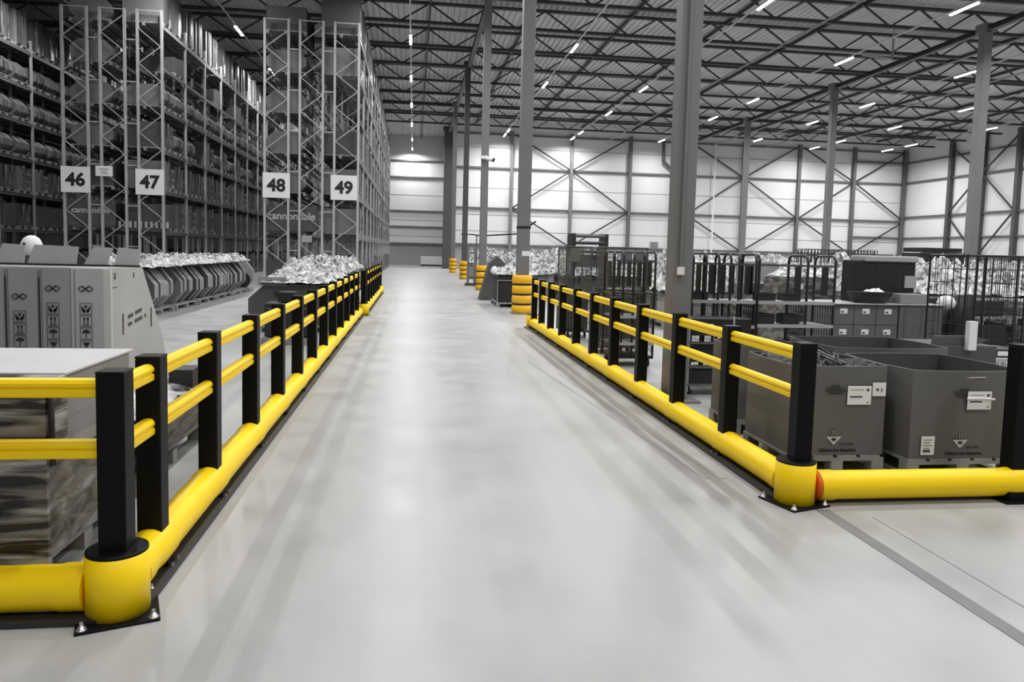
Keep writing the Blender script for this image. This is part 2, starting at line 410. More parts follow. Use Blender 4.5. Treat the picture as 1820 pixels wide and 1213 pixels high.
# ------------------------------------------------------------------ strip lights
lampdata = bpy.data.lights.new('strip_lamp', 'AREA'); lampdata.shape = 'RECTANGLE'; lampdata.size = .3; lampdata.size_y = 1.5
lampdata.energy = LAMP_W
lampdata.spread = math.radians(165)
def strip(loc, label, group):
    t = thing('strip_light', label, 'light', loc, 0, group)
    MB().box(-.06, .06, -.8, .8, .035, .10).build('housing', 'trunk', t)
    MB().box(-.055, .055, -.75, .75, -.02, .034).build('diffuser', 'lamp', t)
    l = bpy.data.objects.new('lamp', lampdata); COL.objects.link(l); l.parent = t; l.location = (0, 0, -.04)
    return t
ZL = 11.66
rows = {
 'above the lane left of sign 48': (-8.3, [12, 20.2, 28.5, 37.2, 45.4, 53.6, 61.8]),
 'straight over the aisle': (-.3, [-4.2, 4.0, 12.2, 20.4, 28.6, 36.9, 45.1, 53.3, 61.4, 69.7, 76.2]),
 'right beside the protected columns': (7.65, [-4.2, 4.0, 12.2, 20.4, 28.4, 36.6, 44.8, 53.3, 62.2, 64.7]),
 'in the second row right of the aisle': (13.65, [4, 12.2, 20.4, 28.6, 36.5, 44.5, 52.6, 61.6, 64.8]),
 'in the row left of the right columns': (21.4, [4, 12, 19.5, 27.6, 35.9, 46.06, 52.5, 63.8]),
 'in the row beyond the right columns': (28.95, [12, 20, 28.5, 36.9, 45.56, 52.25, 61.0]),
 'in the last row but one at right': (35.7, [20, 28, 36.5, 45.1, 52.5, 59.7, 63.8]),
 'in the row by the right wall': (42.4, [28, 36, 43.5, 51.15, 59.93, 63.2]),
 'above the far left rack lane': (-14.8, [33, 45, 60]),
}
s0 = None
for k, (x, ys) in rows.items():
    tag(MB().box(x-.03, x+.03, min(ys)-3, min(max(ys)+1.2, 77.9 if x < 3 else 66.8), ZL+.1, ZL+.15).build('light_rail', 'trunk'), 'long thin rail carrying the strip lights '+k, 'light rail')
    n = 0
    for y in ys:
        seen = y > 26
        n += seen
        lab = ('glowing strip light %s, %s visible one' % (k, ORD[max(0, n-1)])) if seen else 'strip light out of view %s, %s one' % (k, ORD[ys.index(y)])
        if s0 is None: s0 = strip((x, y, ZL), lab, 'ceiling strip lights '+k)
        else: dup(s0, (x, y, ZL), label=lab, group='ceiling strip lights '+k)

# ------------------------------------------------------------------ safety barriers
PH = 1.10; PW = .118
def post_mb(z0=.12):
    mb = MB(); s = PW/2
    mb.box(-s, s, -s, s, z0, PH-.012); mb.box(-s-.002, s+.002, -s-.002, s+.002, PH-.014, PH)
    return mb
def rail_mb(L):
    """handrail running along +Y with a shallow groove on each face"""
    prof = [(-.028, -.040), (.028, -.040), (.033, -.034), (.033, -.008), (.024, -.003), (.024, .003), (.033, .008), (.033, .022), (.022, .037), (.008, .042), (-.008, .042), (-.022, .037), (-.033, .022), (-.033, .008), (-.024, .003), (-.024, -.003), (-.033, -.008), (-.033, -.034)]
    return MB().prism(prof, 'y', 0, L)
def big_tube(L, a=0, b=0):
    r = .098; n = 28; rings = []
    for yy, rr in ((0+a, r+.006), (.10+a, r+.006), (.13+a, r), (L-b-.13, r), (L-b-.10, r+.006), (L-b, r+.006)):
        rings.append([(rr*math.cos(2*PI*i/n), yy, rr*math.sin(2*PI*i/n)) for i in range(n)])
    return MB().rings(rings)
post0 = post_mb().build('post', 'black', bevel=.008); postme = post0.data; 
def put_mesh(name, src, parent, loc, rz=0):
    o = src.copy(); COL.objects.link(o); o.name = name; o.parent = parent; o.location = loc; o.rotation_euler = (0,0,rz); return o
def foot(parent, x, y, side, rz=0):
    o = MB().box(-.085, .085, -.05, .05, 0, .09).box(-.12, .12, -.07, .07, 0, .012).build('foot', 'black', parent, (x, y, 0), rot=(0,0,rz))
    mb = MB()
    for sy in (-.045, .045):
        mb.lathe((side*.105, sy, .012), [(.013, 0), (.013, .012), (.007, .013), (.007, .035), (.004, .036)], 8)
    mb.build('bolt', 'steel_d', o)
def corner(parent, x, y, rz=0, r=.132):
    c = MB().lathe((0,0,0), [(r-.02, .012), (r, .012), (r, .285), (r-.012, .288)], 40).build('corner_bollard', 'yellow', parent, (x, y, 0))
    MB().lathe((0,0,0), [(r-.004, .286), (r-.004, .298), (r-.012, .30)], 40).build('bollard_cap', 'black', c)
    p = MB().box(-.165, .165, -.165, .165, 0, .012).build('base_plate', 'black', parent, (x, y, 0), bevel=.004, rot=(0,0,rz))
    mb = MB()
    for sx in (-1, 1):
        for sy in (-1, 1):
            mb.lathe((sx*.138, sy*.138, .012), [(.022, 0), (.022, .004), (.014, .005), (.014, .016), (.008, .017), (.008, .034)], 10)
    mb.build('bolt', 'bolt', p)
def run(parent, P0, P1, posts, side, rails=True, first=False, startgap=.12, endgap=0.0, rail_side=1):
    """straight run from P0 to P1 (2D); posts = distances along it"""
    P0 = Vector(P0); P1 = Vector(P1); d = (P1-P0).normalized(); rz = math.atan2(-d.x, d.y); L = (P1-P0).length
    def at(s, z): p = P0+d*s; return (p.x, p.y, z)
    cuts = [0]+[p for p in posts if p > .01]
    if cuts[-1] < L-.01: cuts.append(L)
    for a, b in zip(cuts, cuts[1:]):
        g0 = startgap if a == 0 else 0; g1 = endgap if b == cuts[-1] else 0
        big_tube(b-a-g0-g1).build('impact_tube', 'yellow', parent, at(a+g0, .125), rot=(0,0,rz))
        if rails:
            for z in (1.02, .75):
                rail_mb(b-a-PW+.02).build('handrail', 'yellow', parent, at(a+PW/2-.01, z), rot=(0,0,rz))
    for s in posts:
        put_mesh('post', post0, parent, at(s, 0), rz)
        if s > .01: foot(parent, *at(s, 0)[:2], side, rz)
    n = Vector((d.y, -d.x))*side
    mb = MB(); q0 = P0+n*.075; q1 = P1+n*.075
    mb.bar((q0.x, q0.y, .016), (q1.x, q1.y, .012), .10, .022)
    mb.build('floor_rail_shade', 'darkrail_shade', parent)  # ground rail on the aisle runs, plain dark strip on the left front run

LX, LY = -1.29, 3.42
t = thing('safety_barrier', 'yellow and black safety barrier nearest on the left, with corner bollard', 'barrier')
yl = [3.88, 4.95, 6.18, 7.40, 8.62, 9.85, 11.1, 12.35, 13.6, 14.85, 16.1, 17.35]
corner(t, LX, LY, .35)
put_mesh('post', post0, t, (LX, LY, 0))
run(t, (LX, LY), (LX, 18.1), [y-LY for y in yl], 1)
run(t, (LX, LY), (LX-3.2, LY), [1.9], -1)
t = thing('safety_barrier', 'yellow and black safety barrier farther along on the left', 'barrier')
corner(t, LX+.08, 18.6)
put_mesh('post', post0, t, (LX+.08, 18.6, 0))
run(t, (LX+.08, 18.6), (LX+.08, 27.6), [.6+1.2*k for k in range(7)], 1)
corner(t, LX+.08, 27.7)
put_mesh('post', post0, t, (LX+.08, 27.7, 0))
RX, RY = 2.60, 4.66
t = thing('safety_barrier', 'yellow and black safety barrier along the right side of the aisle', 'barrier')
yr = [5.78, 6.98, 8.17, 9.35, 10.45, 11.6, 12.75, 13.85, 14.85, 15.8]
corner(t, RX, RY, .3)
put_mesh('post', post0, t, (RX+.02, RY, 0))
run(t, (RX, RY), (RX, 16.0), [y-RY for y in yr], -1, endgap=.1)
big = corner(t, RX, 16.0)
# front run of the right barrier: impact tube only, one post at the right edge of the frame
MB().lathe((0,0,0), [(.0, 0), (.098, 0), (.098, .02)], 28, caps=False).build('tube_insert', 'orange', t, (RX+.132, RY, .118), rot=(0, PI/2, 0))
big_tube(1.54, 0, 0).build('impact_tube', 'yellow', t, (RX+.155, RY, .118), rot=(0,0,-PI/2))
big_tube(1.6, 0, 0).build('impact_tube', 'yellow', t, (RX+1.70, RY, .118), rot=(0,0,-PI/2))
put_mesh('post', post0, t, (RX+1.66, RY+.02, 0))
MB().box(-.12, .12, -.1, .1, 0, .07).box(-.17, .17, -.14, .1, 0, .012).build('foot', 'black', t, (RX+1.66, RY, 0))
MB().box(RX+.13, RX+1.5, RY-.01, RY+.05, 0, .012).build('floor_rail_shade', 'darkrail_shade', t)  # dark strip standing in for the shadow gap below the front tube
bpy.data.objects.remove(post0)

# ------------------------------------------------------------------ pallets and cartons
def pallet_mb(w, l, x=0, y=0, z=0, mi=0, mb=None):
    """w along X, l along Y, .144 high"""
    mb = mb or MB(); X0, Y0 = x-w/2, y-l/2
    for i in range(3):
        xa = X0+i*(w-.1)/2
        mb.box(xa, xa+.1, Y0, Y0+l, z, z+.022, mi)
        for j in range(3):
            ya = Y0+j*(l-.1)/2
            mb.box(xa, xa+.1, ya, ya+.1, z+.022, z+.1, mi)
    for j in range(3):
        ya = Y0+j*(l-.1)/2; mb.box(X0, X0+w, ya, ya+.1, z+.1, z+.122, mi)
    n = max(4, int(w/.17)); bw = w/n
    for i in range(n): mb.box(X0+i*bw, X0+(i+1)*bw-.035, Y0, Y0+l, z+.122, z+.144, mi)
    return mb
OCT = [(-.55, 0), (.5, 0), (.77, .3), (.77, .6), (.47, .95), (-.47, .95), (-.77, .6), (-.77, .28)]
def sc(prof, a, b): return [(p[0]*a, p[1]*b) for p in prof]

def load_tall(far=False, hgt=1.3, n=5, mm='film_v', seed=0):
    rnd = random.Random(seed); r = []
    wd = 1.14/n
    for i in range(n):
        h = hgt*(1-rnd.random()*.12); y0 = -.57+i*wd
        r.append((y0+.008, y0+wd-.012, h, rnd.uniform(.66, .74)))
    return r, mm
def make_load(kind, label, cat='carton load', seed=0, far=False, name=None):
    rnd = random.Random(seed+11)
    names = {'tall': 'wrapped_carton_load', 'slant': 'bike_carton_load', 'box': 'box_load', 'low': 'low_carton_load', 'toptall': 'tall_wrapped_load'}
    t = thing(names[kind] if not name else name, label, cat)
    mats = ['film_v', 'rcard', 'rcard2', 'film_m', 'wood', 'card3']
    acc = MB()
    if far: pallet_mb(1.5, 1.15, mb=acc, mi=4)
    else: pallet_mb(1.5, 1.15).build('pallet', 'wood', t)
    def emit(mb, m):
        if far:
            o = len(acc.v); acc.v += mb.v; acc.f += [[i+o for i in f] for f in mb.f]; acc.m += [mats.index(m)]*len(mb.f); acc.sm += mb.sm
        else: mb.build('carton', m, t)
    z0 = .146
    if kind in ('tall', 'toptall'):
        H = 1.08 if kind == 'tall' else 1.55; n = 5 if kind == 'tall' else 4; wd = 1.16/n
        for i in range(n):
            h = H*(1-rnd.random()*.28); y0 = -.58+i*wd; e = rnd.uniform(.62, .76)
            emit(MB().box(-.74, e, y0+.015, y0+wd-.02-rnd.random()*.03, z0, z0+h), ('film_v', 'rcard2', 'film_m', 'rcard', 'film_v')[rnd.randrange(5)])
    elif kind == 'slant':
        n = 6; wd = 1.16/n
        for i in range(n):
            y0 = -.58+i*wd; k = 1-rnd.random()*.08
            emit(MB().prism([(p[0]*k, p[1]*k*.86+z0) for p in OCT], 'y', y0+.01, y0+wd-.035), ('rcard', 'rcard2', 'rcard2')[rnd.randrange(3)])
    elif kind == 'box':
        for i in range(2):
            y0 = -.57+i*.57; h = .80+rnd.random()*.2
            emit(MB().box(-.74, .74, y0+.008, y0+.555, z0, z0+h), 'rcard')
    elif kind == 'low':
        for i in range(3):
            y0 = -.57+i*.38; emit(MB().box(-.7, .72, y0+.01, y0+.37, z0, z0+.5+rnd.random()*.2), 'card3')
    if far: acc.build('goods', mats, t)
    return t

# ------------------------------------------------------------------ pallet racks
LV = [.02, 2.08, 3.62, 5.14, 6.70, 8.24, 9.78]
RY0, RY1, BAY = 30.0, 67.5, 2.88
NB = 13
def frame_mb(w, h, off=0):
    mb = MB(); pw = .085
    mb.box(-w/2, -w/2+pw, -.045, .045, 0, h); mb.box(w/2-pw, w/2, -.045, .045, 0, h)
    mb.bar((-w/2+.05, 0, h-.03), (w/2-.05, 0, h-.03), .04); mb.box(-w/2-.03, -w/2+pw+.03, -.07, .07, 0, .02); mb.box(w/2-pw-.03, w/2+.03, -.07, .07, 0, .02)
    z = .25+off; s = 1; st = .64
    while z+st < h-.05:
        mb.bar((-s*(w/2-.08), -.02, z), (s*(w/2-.08), -.02, z+st), .035, .03); z += st; s = -s
    return mb
def rack(label, frames, h=10.3, plain=True):
    t = thing('pallet_rack', label, 'rack', (0, RY0, 0))
    for j, (xa, xb) in enumerate(frames):
        src = frame_mb(xb-xa, h, .2*j).build('upright_frame', 'galv', t, ((xa+xb)/2, 0, 0))
        if plain:
            pm = MB(); w_ = xb-xa; pm.box(-w_/2, -w_/2+.085, -.045, .045, 0, h); pm.box(w_/2-.085, w_/2, -.045, .045, 0, h)
            for z in (1.0, 4.2, 7.4, h-.05): pm.bar((-w_/2+.05, 0, z), (w_/2-.05, 0, z), .04)
            src = pm.build('upright_frame', 'galv', t, ((xa+xb)/2, BAY, 0))
        for k in range(2 if plain else 1, NB+1):
            o = src.copy(); COL.objects.link(o); o.location = ((xa+xb)/2, k*BAY, 0)
    for z in LV[1:]:
        for xa, xb in frames:
            for x in (xa+.03, xb-.03):
                if x == frames[-1][1]-.03 or z > 0:
                    MB().box(x-.025, x+.025, .05, NB*BAY-.05, z-.13, z-.01).build('shelf_beam', 'beam', t)
        for (a, b), (c, d) in zip(frames, frames[1:]):
            MB().bar((b-.05, 0, z-.6), (c+.05, 0, z-.6), .04).build('spacer', 'galv', t)
    return t
rack('tall steel pallet rack in the left middle, carrying signs 46 and 47', [(-13.02, -12.07), (-11.70, -10.75), (-10.38, -9.43)])
rack('tall steel pallet rack beside the aisle, carrying signs 48 and 49', [(-5.79, -4.82), (-4.48, -3.53), (-3.17, -2.17)], plain=False)
rack('tall steel pallet rack at the left edge of the picture', [(-20.3, -19.35), (-18.98, -18.03), (-17.66, -16.71)])

# signs
def sign(x, z, num):
    t = thing('aisle_sign', 'white square sign reading %s, %s on the rack ends' % (num, {'46': 'leftmost', '47': 'second from the left', '48': 'third from the left', '49': 'rightmost, next to the aisle'}[num]), 'sign', (x, RY0-.08, z))
    MB().box(-.51, .51, -.012, .012, -.48, .48).build('board', 'sign', t)
    text_mesh('number', num, .66, 'ink', t, face_front(0, -.016, -.02), bold=.024, ext=.002, sx=1.03)
sign(-12.56, 3.93, '46'); sign(-9.93, 3.93, '47'); sign(-5.30, 3.98, '48'); sign(-2.74, 3.98, '49')
t = thing('paper_notice', 'small white notice on the rack between signs 46 and 47', 'notice', (-11.55, RY0-.08, 4.28))
MB().box(-.3, .3, -.01, .01, -.19, .19).build('sheet', 'sign', t)
for i, wd in enumerate((.2, .12, .16)): MB().box(-wd/1.2, wd/1.2, -.014, -.01, .06-i*.08, .08-i*.08).build('text_line', 'inkg', t)
t = thing('paper_notice', 'small pale tag low on the rack between signs 48 and 49', 'notice', (-4.15, RY0-.08, 1.95))
MB().box(-.2, .2, -.01, .01, -.13, .13).build('sheet', 'seam', t)

# loads: prototypes (near with parts, far as one mesh)
PROTO = {}
def proto(kind, seed, far):
    key = (kind, seed, far)
    if key not in PROTO: PROTO[key] = make_load(kind, 'proto', seed=seed, far=far)
    return PROTO[key]
USED = set()
def place_load(kind, seed, far, x, y, z, label, group, rz=0):
    p = proto(kind, seed, far)
    if p.name not in USED:
        USED.add(p.name); p.location = (x, y, z); p.rotation_euler = (0, 0, rz); p['label'] = label; p['group'] = group; o = p
        CH[p.name] = [(c, kids(c)) for c in kids(p)]
    else: o = dup(p, (x, y, z), rz, label, group)
    return o
KN = {'tall': 'upright wrapped cartons', 'slant': 'corner-cut bike cartons', 'box': 'two big cartons', 'low': 'low cartons', 'toptall': 'tall glossy cartons'}
LN = ['floor', 'second', 'third', 'fourth', 'fifth', 'sixth', 'top']
def fill(xc, rackname, plan, n0=0, n1=40, depth=None):
    r = random.Random(int(abs(xc)*10))
    for lv, kinds in enumerate(plan):
        y = RY0+.75; k = 0
        while y < RY0+NB*BAY-.5:
            for u in range(2):
                yy = y+u*1.32
                if k >= n1: break
                kind = kinds[r.randrange(len(kinds))]
                if kind and k >= n0:
                    far = yy > 41
                    lab = '%s, %s level, %s, %s bay, %s pallet' % (KN[kind], LN[lv], rackname, ORD[k//2], ('near', 'far')[u])
                    o = place_load(kind, r.randrange(3), far, xc, yy, LV[lv], lab, '%s level loads on %s' % (LN[lv], rackname))
                k += 1
            if k >= n1: break
            y += BAY
T, S, B_, Lw, TT = 'tall', 'slant', 'box', 'low', 'toptall'
fill(-10.18, 'lane side behind sign 47', [[T, T, B_], [T, T, B_], [T], [T, S, S, None], [S], [None, None, None, Lw], [TT]])
fill(-17.45, 'leftmost rack', [[T, B_, T], [T, B_, T], [T, T], [S], [S], [S], [TT]], n0=1)
fill(-2.92, 'aisle side behind sign 49', [[T, T, B_], [T], [T, T, None], [T, B_], [T, None], [T], [TT]])
fill(-12.05, 'inner row of middle rack', [[B_], [B_], [B_], [S], [S], [S], [S]], n1=2)
fill(-4.98, 'inner row of aisle rack', [[B_], [B_], [S], [S], [S], [S], [B_]], n1=2)
# white lettering on the cartons behind the rack ends
for nm, x, z, s in (('behind sign 46', -12.05, 2.98, .34), ('behind sign 48', -5.0, 2.95, .40)):
    pass
def branded(x, y, z, label, s, wx=1.7):
    t = thing('printed_carton', label, 'box', (x, y, z))
    MB().box(-wx/2, wx/2, 0, .1, 0, .98).build('carton_front', 'card3', t, bevel=.01)
    text_mesh('lettering', 'cannondale', s, 'lid', t, face_front(0, -.004, .58), bold=.006)
branded(-12.1, RY0+.06, LV[1]+.15, 'wide dark carton with white lettering, lower left rack below sign 46', .30, 1.75)
branded(-4.75, RY0+.06, LV[1]+.15, 'wide dark carton with large white lettering beneath sign 48', .40, 2.0)
t = thing('bottle_tray', 'tray of pale bottles on the second level below sign 47', 'tray', (-10.22, RY0+.10, LV[1]))
MB().box(-.95, .95, -.02, .04, 0, .12).build('tray', 'card3', t)
for i in range(10): MB().tube([(-.86+i*.19, -.03, .12), (-.86+i*.19, -.03, .36)], .06, 8).build('bottle', 'seam', t)

# ------------------------------------------------------------------ crumpled film heaps
def crumple(w, l, h, res, seed, amp=.09, edge=True):
    mb = MB(); nx = max(3, int(w/res)); ny = max(3, int(l/res)); vs = []
    for j in range(ny+1):
        for i in range(nx+1):
            u, v = i/nx, j/ny; x = -w/2+u*w; y = -l/2+v*l
            p = Vector((x*3.1+seed*7.3, y*3.1, seed))
            n1 = noise.noise(p); n2 = abs(noise.noise(p*2.7)); n3 = noise.noise(p*6.1)
            e = min(u, 1-u, v, 1-v)*6; e = min(1, e) if edge else 1
            z = (h*(.55+.45*n1)+amp*(1-2*n2)+amp*.5*n3)*(.15+.85*e)
            vs.append((x+.04*noise.noise(p*4)+.02, y+.04*noise.noise(p*4+Vector((9, 9, 9))), max(.005, z)))
    mb.add(vs, [(j*(nx+1)+i, j*(nx+1)+i+1, (j+1)*(nx+1)+i+1, (j+1)*(nx+1)+i) for j in range(ny) for i in range(nx)])
    b = [(-w/2, -l/2, 0), (w/2, -l/2, 0), (w/2, l/2, 0), (-w/2, l/2, 0)]
    mb.add(b, [(3, 2, 1, 0)])
    return mb

# ------------------------------------------------------------------ LEFT: foreground wrapped load
t = thing('wrapped_pallet_load', 'film-wrapped goods on a pallet just behind the nearest left corner', 'pallet load', (0, 0, 0))
pallet_mb(1.7, 1.0, -2.56, 4.15).build('pallet', 'wood', t)
MB().box(-3.45, -1.67, 3.63, 4.70, .15, .60).build('lower_cartons', 'film_m', t, bevel=.012)
MB().box(-3.45, -1.66, 3.60, 3.625, .15, 1.0).build('film_front', 'film_d', t)
MB().box(-3.45, -1.645, 3.62, 3.80, .61, 1.015).build('upper_stack', 'film_d', t, bevel=.015)
mb = MB().tube([(-3.4, 3.60, 1.035), (-2.2, 3.60, 1.03), (-1.72, 3.60, 1.01), (-1.645, 3.62, .97), (-1.64, 3.62, .62)], .014, 8)
mb.build('edge_strap', 'blk2', t)
for x, zz in ((-1.88, .16), (-2.6, .16)):
    MB().tube([(x, 3.592, zz), (x+.015, 3.59, .42), (x-.008, 3.59, .7), (x+.005, 3.592, 1.0)], .0035, 5).build('twine', 'lid', t)
t = thing('flat_carton', 'large flat grey carton with pale lid lying on the wrapped goods', 'box', (0, 0, 0))
MB().box(-3.6, -1.68, 3.83, 4.68, .605, 1.0).build('carton_body', 'card', t, bevel=.01)
mb = MB(); mb.box(-3.62, -1.665, 3.82, 4.70, 1.002, 1.018); mb.build('lid', 'lid', t, bevel=.005)
# row of upright bike cartons
def icons(parent, x0, x1, y, ztop, s, kinds):
    """printed handling marks on a carton front at plane y, framed squares"""
    cx = (x0+x1)/2; z = ztop
    def ln(mb, a, b, w=.006): mb.bar((a[0], y-.002, a[1]), (b[0], y-.002, b[1]), .002, w, up=(0, 1, 0)) if False else mb.bar((a[0], y-.002, a[1]), (b[0], y-.002, b[1]), w, .003, up=(0, 1, 0))
    for k in kinds:
        mb = MB(); h = s/2
        for a, b in (((-h, h), (h, h)), ((h, h), (h, -h)), ((h, -h), (-h, -h)), ((-h, -h), (-h, h))):
            ln(mb, (cx+a[0], z+a[1]), (cx+b[0], z+b[1]), .003)
        if k == 'hands':
            for sgn in (-1, 1):
                for a, b, ww in (((.8, .35), (.62, -.25), .013), ((.62, -.2), (.2, -.65), .02), ((.45, -.1), (.35, -.5), .016)):
                    ln(mb, (cx+sgn*a[0]*h*.85, z+a[1]*h), (cx+sgn*b[0]*h*.85, z+b[1]*h), ww)
            mb.lathe((cx, y-.001, z+.3*h), [(h*.3, -.0001), (h*.3, .0001)], 10) if False else ln(mb, (cx-.2*h, z+.35*h), (cx+.2*h, z+.35*h), .022)
        if k == 'up':
            for sx in (-.3, .3):
                ln(mb, (cx+sx*h, z-.6*h), (cx+sx*h, z+.6*h), .007); ln(mb, (cx+(sx-.18)*h, z+.35*h), (cx+sx*h, z+.65*h), .005); ln(mb, (cx+(sx+.18)*h, z+.35*h), (cx+sx*h, z+.65*h), .005)
            ln(mb, (cx-.6*h, z-.72*h), (cx+.6*h, z-.72*h), .006)
        if k == 'umbrella':
            pts = [(cx+.72*h*math.cos(a), z+.05*h+.62*h*math.sin(a)) for a in [PI*i/8 for i in range(9)]]
            mb.prism(pts, 'y', y-.0035, y-.001); ln(mb, (cx, z+.1*h), (cx, z-.75*h), .006); ln(mb, (cx, z-.75*h), (cx-.15*h, z-.65*h), .006)
        if k == 'glass':
            pts = [(cx-.6*h, z+.6*h), (cx+.6*h, z+.6*h), (cx+.3*h, z), (cx, z-.15*h), (cx-.3*h, z)]
            mb.prism(pts, 'y', y-.0035, y-.001); ln(mb, (cx, z), (cx, z-.7*h), .006); ln(mb, (cx-.3*h, z-.7*h), (cx+.3*h, z-.7*h), .006)
        mb.build('handling_mark', 'ink', parent); z -= s+.012
def logo(parent, cx, y, z):
    mb = MB()
    def ln(a, b, w): mb.bar((cx+a[0], y-.002, z+a[1]), (cx+b[0], y-.002, z+b[1]), w, .003, up=(0, 1, 0))
    ln((-.03, -.025), (.03, .025), .010); ln((-.03, .025), (.03, -.025), .010)
    for s in (-1, 1):
        ln((s*.03, .025), (s*.05, .012), .006); ln((s*.05, .012), (s*.062, 0), .006); ln((s*.03, -.025), (s*.05, -.012), .006); ln((s*.05, -.012), (s*.058, -.004), .006)
    mb.build('printed_mark', 'ink', parent)
t0 = thing('pallet', 'wooden pallet under the row of upright bike cartons', 'pallet', (-3.55, 7.95, 0)); pallet_mb(1.8, 1.8).build('deck_boards', 'wood', t0)
xr = -2.72; bw = .272
FLAPS = [[(-2.97, -2.73, .175, .0)], [(-3.26, -3.04, .18, .06)], [], [(-3.78, -3.33, .185, .03)], [(-4.06, -3.81, .19, .02)], [(-4.36, -4.10, .19, .02)]]
names = ['rightmost', 'second from the right', 'third from the right', 'fourth from the right', 'fifth from the right', 'partly outside the picture']
for k in range(6):
    x1 = xr-k*bw; x0 = x1-bw+.006; low = k >= 2
    t = thing('bike_carton', 'upright grey bike carton with handling marks, %s in the row of fronts' % names[k], 'box', (0, 0, 0))
    prof = [(6.98, .148), (8.75, .148), (8.55, .62), (8.25, 1.02), (7.95, 1.405), (6.98, 1.42)]
    o = MB().prism(prof, 'x', x0+(.02 if k else .0), x1).build('carton_body', 'card2' if k == 0 else 'card', t, bevel=.008)
    MB().box(x0+.03, x0+.034, 6.977, 6.98, .15, 1.4).build('seam', 'inkg', t)
    cxx = (x0+x1)/2-.01
    if k < 5:
        logo(t, cxx, 6.978, 1.235-(.075 if low else 0))
        icons(t, cxx-.05, cxx+.05, 6.978, 1.06-(.075 if low else 0), .098, ['hands', 'up', 'umbrella', 'glass'])
    for xa, xb, hh, tw in FLAPS[k]:
        MB().prism([(xa, 1.412), (xb, 1.412), (xb+tw, 1.412+hh), (xa+tw+.04, 1.412+hh+.012)], 'y', 7.90, 7.912).build('flap', 'card2', t)
    MB().box(x0, x1, 7.885, 7.897, 1.405, 1.424).build('dark_edge', 'ink', t)
    if k == 0:
        # tall narrow strip beside the corner and prints on the side face
        MB().box(x1, x1+.06, 6.99, 7.03, .15, 1.41).build('corner_strip', 'lid', t)
        mb = MB()
        for i, (tx, wd) in enumerate((('a', .42), ('b', .50))):
            y0 = 7.55; z0 = .92-i*.075
            n = 9
            for q in range(n):
                if (q+i) % 5 == 3: continue
                mb.box(x1, x1+.003, y0+q*wd/n, y0+q*wd/n+wd/n*.8, z0+.0+q*.006, z0+.035+q*.006)
        mb.bar((x1+.002, 7.42, .98), (x1+.002, 7.42, .78), .012, .012); mb.bar((x1+.002, 8.18, .98), (x1+.002, 8.18, .78), .012, .012)
        mb.build('side_print', 'inkg', t)
        mb = MB().box(x1, x1+.003, 7.12, 7.30, 1.36, 1.365).box(x1, x1+.003, 7.12, 7.30, 1.235, 1.24).box(x1, x1+.003, 7.15, 7.19, 1.30, 1.34).box(x1, x1+.003, 7.23, 7.26, 1.31, 1.35).box(x1, x1+.003, 7.70, 7.72, 1.31, 1.36)
        mb.build('side_label', 'ink', t)
t = thing('plastic_bundle', 'round white plastic bundle peeking over the carton flaps', 'bundle', (-4.82, 10.2, 0))
MB().box(-.35, .35, -.3, .3, 0, 1.46).build('carton_base', 'card3', t)
MB().lathe((0,0,1.46), [(.11, 0), (.13, .07), (.12, .15), (.09, .21), (.04, .245), (.005, .25)], 14).build('bundle_top', 'white', t)
for dx in (-.03,): MB().lathe((dx, -.12, 1.60), [(.014, -.015), (.016, .0), (.014, .015)], 8).build('dark_spot', 'ink', t)
# low dark wrapped pallet behind first posts
t = thing('low_pallet_load', 'low pallet of goods under black film behind the first left posts', 'pallet load', (-2.35, 5.75, 0))
pallet_mb(1.2, 1.5).build('pallet', 'wood', t)
MB().box(-.6, .62, -.75, .75, .15, .50).build('film_wrap', 'film_b', t, bevel=.02)
crumple(1.2, 1.5, .10, .05, 3, .03).build('film_top', 'crump', t, (0, 0, .50))
MB().box(.45, .63, .35, .6, .51, .66).build('small_box', 'tote', t)

# ------------------------------------------------------------------ LEFT: corner-cut cartons on pallets
def carton_row(x, y0, npal, label, grp):
    for p in range(npal):
        yc = y0+p*1.95
        t = thing('bike_carton_pallet', label % ['nearest', 'second', 'third', 'fourth', 'fifth', 'farthest'][p], 'pallet load', (x, yc, 0), 0, grp)
        pallet_mb(1.3, 1.75).build('pallet', 'wood', t)
        r = random.Random(p+5)
        ya = -.95
        while ya < .50:
            ya += (.02, .03, .30)[r.randrange(3)]
            k = 1-r.random()*.06; dz = r.choice((0, 0, .03))
            MB().prism([(a*.92*k, b*k*.98+.15+dz) for a, b in OCT], 'y', ya, ya+.16, 0, 1).build('bike_carton', [('card3', 'rcard2')[r.randrange(2)], 'card'], t, bevel=.006); ya += .16
        crumple(1.5, 1.9, .26, .05, p+1+x, .11).build('plastic_film', 'crump', t, (0, 0, 1.09))
carton_row(-6.35, 17.9, 5, 'pallet of corner-cut bike cartons with plastic on top, left floor row, %s', 'left floor row of bike carton pallets')
t = thing('wheel_carton', 'corner-cut carton showing a black wheel at the far end of the left row', 'box', (-6.3, 27.45, 0))
MB().prism([(a*.85, b*1.0+.15) for a, b in OCT], 'y', -.12, .12).build('carton_body', 'card', t)
MB().tube([(.32, -.125, .42), (.32, -.18, .42)], .26, 20).build('wheel', 'ink', t)
MB().tube([(.32, -.185, .42), (.32, -.19, .42)], .13, 20).build('wheel_disc', 'inkg', t)
MB().box(-.6, .6, -.3, .3, 0, .145).build('pallet_base', 'wood', t)

